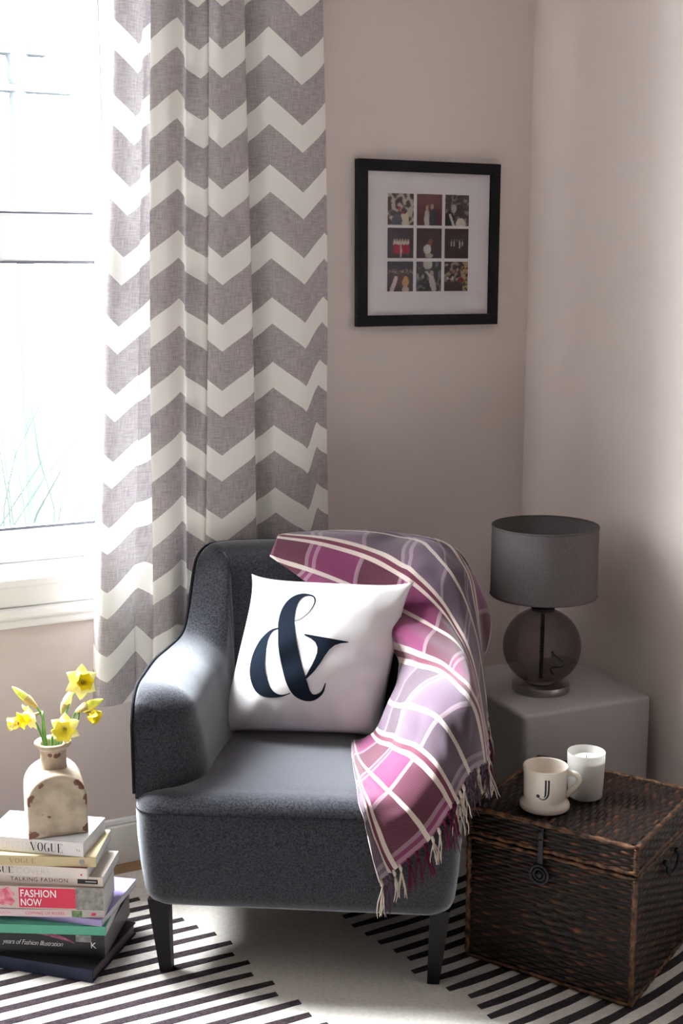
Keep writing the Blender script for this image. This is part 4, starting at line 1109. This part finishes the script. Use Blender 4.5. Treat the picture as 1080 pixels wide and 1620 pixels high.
b10 = book(0.270, .665, 2.670, -36.2, 0.235, 0.138, .034, C['white'], 'white book topmost in the pile under the daffodil vase', False, C['cool'])
text_mesh('title', 'UNSEEN', 0.066, 0.0190, C['faint'], b10, sp(-0.190, 0.0068), thin=-0.035); didone(b10, 'VOGUE', -0.124, 0.0066, 0.078, 0.0200, M['ink'])
ribbons_mesh('publisher_mark', [[(-0.018, 0.018, 0.0008), (-0.0135, 0.0165, 0.0012), (-0.015, 0.0125, 0.0012)], [(-0.011, 0.0165, 0.0010), (-0.0085, 0.014, 0.0014), (-0.0095, 0.012, 0.001)]], [], lambda x, y: Vector((x, SPN, y)), M['ink_grey'], b10)

# ================================================================ VASE
VC = (.634, 2.787, .3054); VA = math.radians(-8.5)
vase = thing('vase', 'distressed cream bottle vase with arched shoulders standing on the book pile', 'vase', VC, VA)
hwv, dv = 0.066, 0.064
arch = [(-hwv, 0.0), (hwv, 0.0), (hwv, 0.04), (hwv, 0.075)]
for k in range(1, 25):
    a = PI*k/25; arch.append((hwv*math.cos(a)*(1.0), 0.082 + 0.064*math.sin(a)**0.9))
arch += [(-hwv, 0.075), (-hwv, 0.04)]
v, f = loft(arch, edge_rows(-dv, dv, 0.007, 4), lambda x, z, y: (x, y, z))
spots = [(-.060,-.064,.090,.015), (-.055,-.064,.098,.010), (.046,-.063,.124,.016), (.054,-.062,.112,.012), (.064,-.063,.088,.014), (.065,-.062,.074,.008), (-.060,-.064,.008,.017), (-.046,-.064,.010,.009), (.062,-.064,.012,.014), (-.034,-.063,.124,.009), (.0,-.064,.002,.010), (-.012,-.064,.065,.006), (-.020,-.064,.050,.005)]
def chips(vs):
    out = []
    for p in vs:
        w = 0.0
        for x, y, z, r in spots: w = max(w, 0.80*(1 - (Vector(p)-Vector((x, y, z))).length/(r*1.5)))
        w = max(w, 0.0); out.append((w, w, w))
    return out
bv = bmesh.new(); vv = [bv.verts.new(p) for p in v]
for q in f: bv.faces.new([vv[i] for i in q])
big = [fc for fc in bv.faces if len(fc.verts) > 4]
bmesh.ops.recalc_face_normals(bv, faces=bv.faces)
vb = bm_obj('body', bv, M['vase'], vase, True); sharp(vb, 50)
# finer front face so the chips have somewhere to sit
md = bmesh.new(); md.from_mesh(vb.data); bmesh.ops.triangulate(md, faces=[fc for fc in md.faces if len(fc.verts) > 4]); bmesh.ops.subdivide_edges(md, edges=md.edges[:], cuts=2, use_grid_fill=True); md.to_mesh(vb.data); md.free()
for _ in range(1):
    md = bmesh.new(); md.from_mesh(vb.data); bmesh.ops.subdivide_edges(md, edges=[e_ for e_ in md.edges if e_.calc_length() > 0.006], cuts=2, use_grid_fill=True); bmesh.ops.triangulate(md, faces=md.faces[:]); md.to_mesh(vb.data); md.free()
at = vb.data.color_attributes.new('Col', 'FLOAT_COLOR', 'POINT')
for i, c in enumerate(chips([p.co for p in vb.data.vertices])): at.data[i].color = (*c, 1)
for p in vb.data.polygons: p.use_smooth = True
nk = lathe('neck', catmull([(0.031, 0.136), (0.0295, 0.142), (0.0288, 0.160), (0.0288, 0.176), (0.030, 0.186), (0.036, 0.192), (0.0405, 0.196), (0.0415, 0.200), (0.040, 0.2035), (0.035, 0.204), (0.0275, 0.198), (0.0255, 0.185), (0.0250, 0.150), (0.010, 0.148)], 4), M['vase'], vase, 72)
spots = [(.003, -.0285, .1775, .010), (-.008, -.0275, .179, .008), (.011, -.027, .1785, .008), (.027, -.010, .146, .008)]
at = nk.data.color_attributes.new('Col', 'FLOAT_COLOR', 'POINT')
for i, c in enumerate(chips([p.co for p in nk.data.vertices])): at.data[i].color = (*c, 1)

# ================================================================ DAFFODILS
RT = Vector((math.cos(math.radians(-26)), math.sin(math.radians(-26)), 0)); TC = Vector((-0.43, -0.88, 0.2)).normalized(); UP = Vector((0, 0, 1))
NECK = Vector((VC[0], VC[1], VC[2] + 0.196))
def dirv(r, t, u): return (RT*r + TC*t + UP*u).normalized()
def orient(d):
    d = d.normalized(); q = d.to_track_quat('Z', 'Y'); return q.to_matrix()
def bundle(parts, name, m, parent):
    V, F = [], []
    for v, f in parts:
        b0 = len(V); V += v; F += [tuple(b0+i for i in q) for q in f]
    return mesh_obj(name, V, F, m, parent)
DG = 'daffodils in the cream vase'
def stem_path(back, d, off, mid):
    p0 = NECK + Vector((off[0], off[1], -0.03)); p1 = NECK + Vector((off[0]*1.35, off[1]*1.35, 0.012))
    return catmull([tuple(p0), tuple(p1), tuple(mid), tuple(back - d*0.012), tuple(back)], 6)
def daffodil(label, c, d, off, mid, pl_, cr, cl_, m_petal, m_cup, roll=0.0, close=0.0, n=6):
    root = thing('daffodil', label, 'flower', tuple(c), 0, DG)
    c = Vector(c); R = orient(d); back = c - d*0.018
    S = [Vector(p) - c for p in stem_path(back, d, off, Vector(mid))]
    tube('stem', S, [0.0026]*(len(S)-4) + [0.0024, 0.0023, 0.0030, 0.0036], M['stem'], root, 8)
    for k in range(n):
        a = 2*PI*k/n + roll; vs = []
        for i in range(8):
            s = i/7; w = pl_*0.40*math.sin(PI*min(1, 0.10+0.90*s)**0.85)*(1 if s < 1 else 0) + 0.0004
            for j in range(5):
                q = (j-2)/2
                rr = 0.004 + pl_*s*math.cos(close); z = (0.012 if k % 2 else 0.010)*0.15 + pl_*s*math.sin(close) - 0.010*s*s*(1-close) - 0.004*q*q*w/(pl_*0.4) + 0.002*math.sin(s*7+k)
                vs.append(R @ Vector((math.cos(a)*rr - math.sin(a)*q*w, math.sin(a)*rr + math.cos(a)*q*w, z)))
        mesh_obj('petal', vs, grid_faces(5, 8), m_petal, root)
    vs = []; seg = 36
    prof = [(0.15, 0.0), (0.5, 0.12), (0.62, 0.4), (0.74, 0.75), (1.0, 1.0), (0.93, 0.99), (0.66, 0.72), (0.54, 0.4), (0.35, 0.15), (0.05, 0.10)]
    for r, z in prof:
        for k in range(seg):
            a = 2*PI*k/seg; fl = 1 + (0.13*math.cos(6*a) + 0.05*math.cos(12*a+1))*max(0, (r-0.6))*2.4
            vs.append(R @ Vector((cr*r*fl*math.cos(a), cr*r*fl*math.sin(a), cl_*z)))
    mesh_obj('trumpet', vs, grid_faces(seg, len(prof), True), m_cup, root)
    sv = []
    for r, z in ((0.0025, -0.030), (0.0042, -0.022), (0.0044, -0.016), (0.0055, -0.006), (0.004, 0.0)):
        for k in range(10): a = 2*PI*k/10; sv.append(R @ Vector((r*math.cos(a), r*math.sin(a), z + 0.006)))
    mesh_obj('sheath', sv, grid_faces(10, 5, True), M['sheath'], root)
    return root
def bud(label, tip, base, off, mid, rad, m):
    root = thing('daffodil', label, 'flower', tuple(base), 0, DG)
    tip, base = Vector(tip), Vector(base); d = (tip-base); Ln = d.length; d.normalize(); R = orient(d)
    S = [Vector(p) - base for p in stem_path(base + d*0.004, d, off, Vector(mid))]
    tube('stem', S, 0.0026, M['stem'], root, 8)
    vs = []
    for i in range(13):
        s = i/12; r = rad*(math.sin(PI*min(1, s*0.93+0.04))**0.8)*(1.05-0.25*s)
        for k in range(18):
            a = 2*PI*k/18; rr = r*(1 + 0.10*math.cos(3*a + s*2.4)); vs.append(R @ Vector((rr*math.cos(a), rr*math.sin(a), Ln*s)))
    mesh_obj('bud', vs, grid_faces(18, 13, True) + [tuple(range(18))[::-1], tuple(12*18+k for k in range(18))], m, root)
    sv = []
    for i in range(6):
        s = i/5
        for k in range(10):
            a = PI*1.25*k/9 - 0.5; r = rad*(0.35 + 0.75*math.sin(PI*0.5*s)) + 0.0008; sv.append(R @ Vector((r*math.cos(a), r*math.sin(a), -0.006 + Ln*0.5*s)))
    mesh_obj('sheath', sv, grid_faces(10, 6), M['sheath'], root)
    return root
daffodil('pale yellow open daffodil standing tallest above the vase', (.703, 2.772, .642), dirv(.50, .80, .10), (.010, -.004), (.664, 2.775, .575), 0.037, 0.019, 0.019, M['petal_pale'], M['cup'], 0.35)
daffodil('wide open daffodil facing the room low over the vase mouth', (.654, 2.752, .545), dirv(.05, .95, -.12), (.004, -.010), (.655, 2.790, .545), 0.032, 0.0235, 0.020, M['petal_pale'], M['petal'], 0.5)
daffodil('deep yellow daffodil drooping at the left of the bunch', (.590, 2.806, .566), dirv(-.62, .55, -.25), (-.014, .004), (.616, 2.796, .568), 0.031, 0.019, 0.024, M['petal_pale'], M['cup'], 0.2, 0.25)
daffodil('half open daffodil pointing out leftmost from the vase', (.566, 2.818, .552), dirv(-.95, .25, -.12), (-.016, -.002), (.604, 2.800, .545), 0.024, 0.012, 0.024, M['petal_pale'], M['petal'], 0.0, 1.05)
daffodil('half open orange yellow daffodil drooping at the right of the bunch', (.712, 2.750, .572), dirv(.80, .30, -.38), (.016, -.004), (.684, 2.758, .556), 0.026, 0.013, 0.023, M['petal'], M['cup'], 0.3, 1.0)
bud('closed green daffodil bud highest at the left', (.560, 2.838, .632), (.603, 2.812, .588), (-.010, .006), (.617, 2.800, .560), 0.0090, M['bud'])
bud('upright pale bud half hidden behind the tallest daffodil', (.681, 2.786, .622), (.662, 2.790, .572), (.002, .010), (.655, 2.788, .540), 0.0105, M['petal_pale'])
bud('plump yellow green bud pointing right above the drooping flower', (.742, 2.744, .604), (.690, 2.764, .578), (.010, .006), (.672, 2.768, .552), 0.0115, M['bud'])
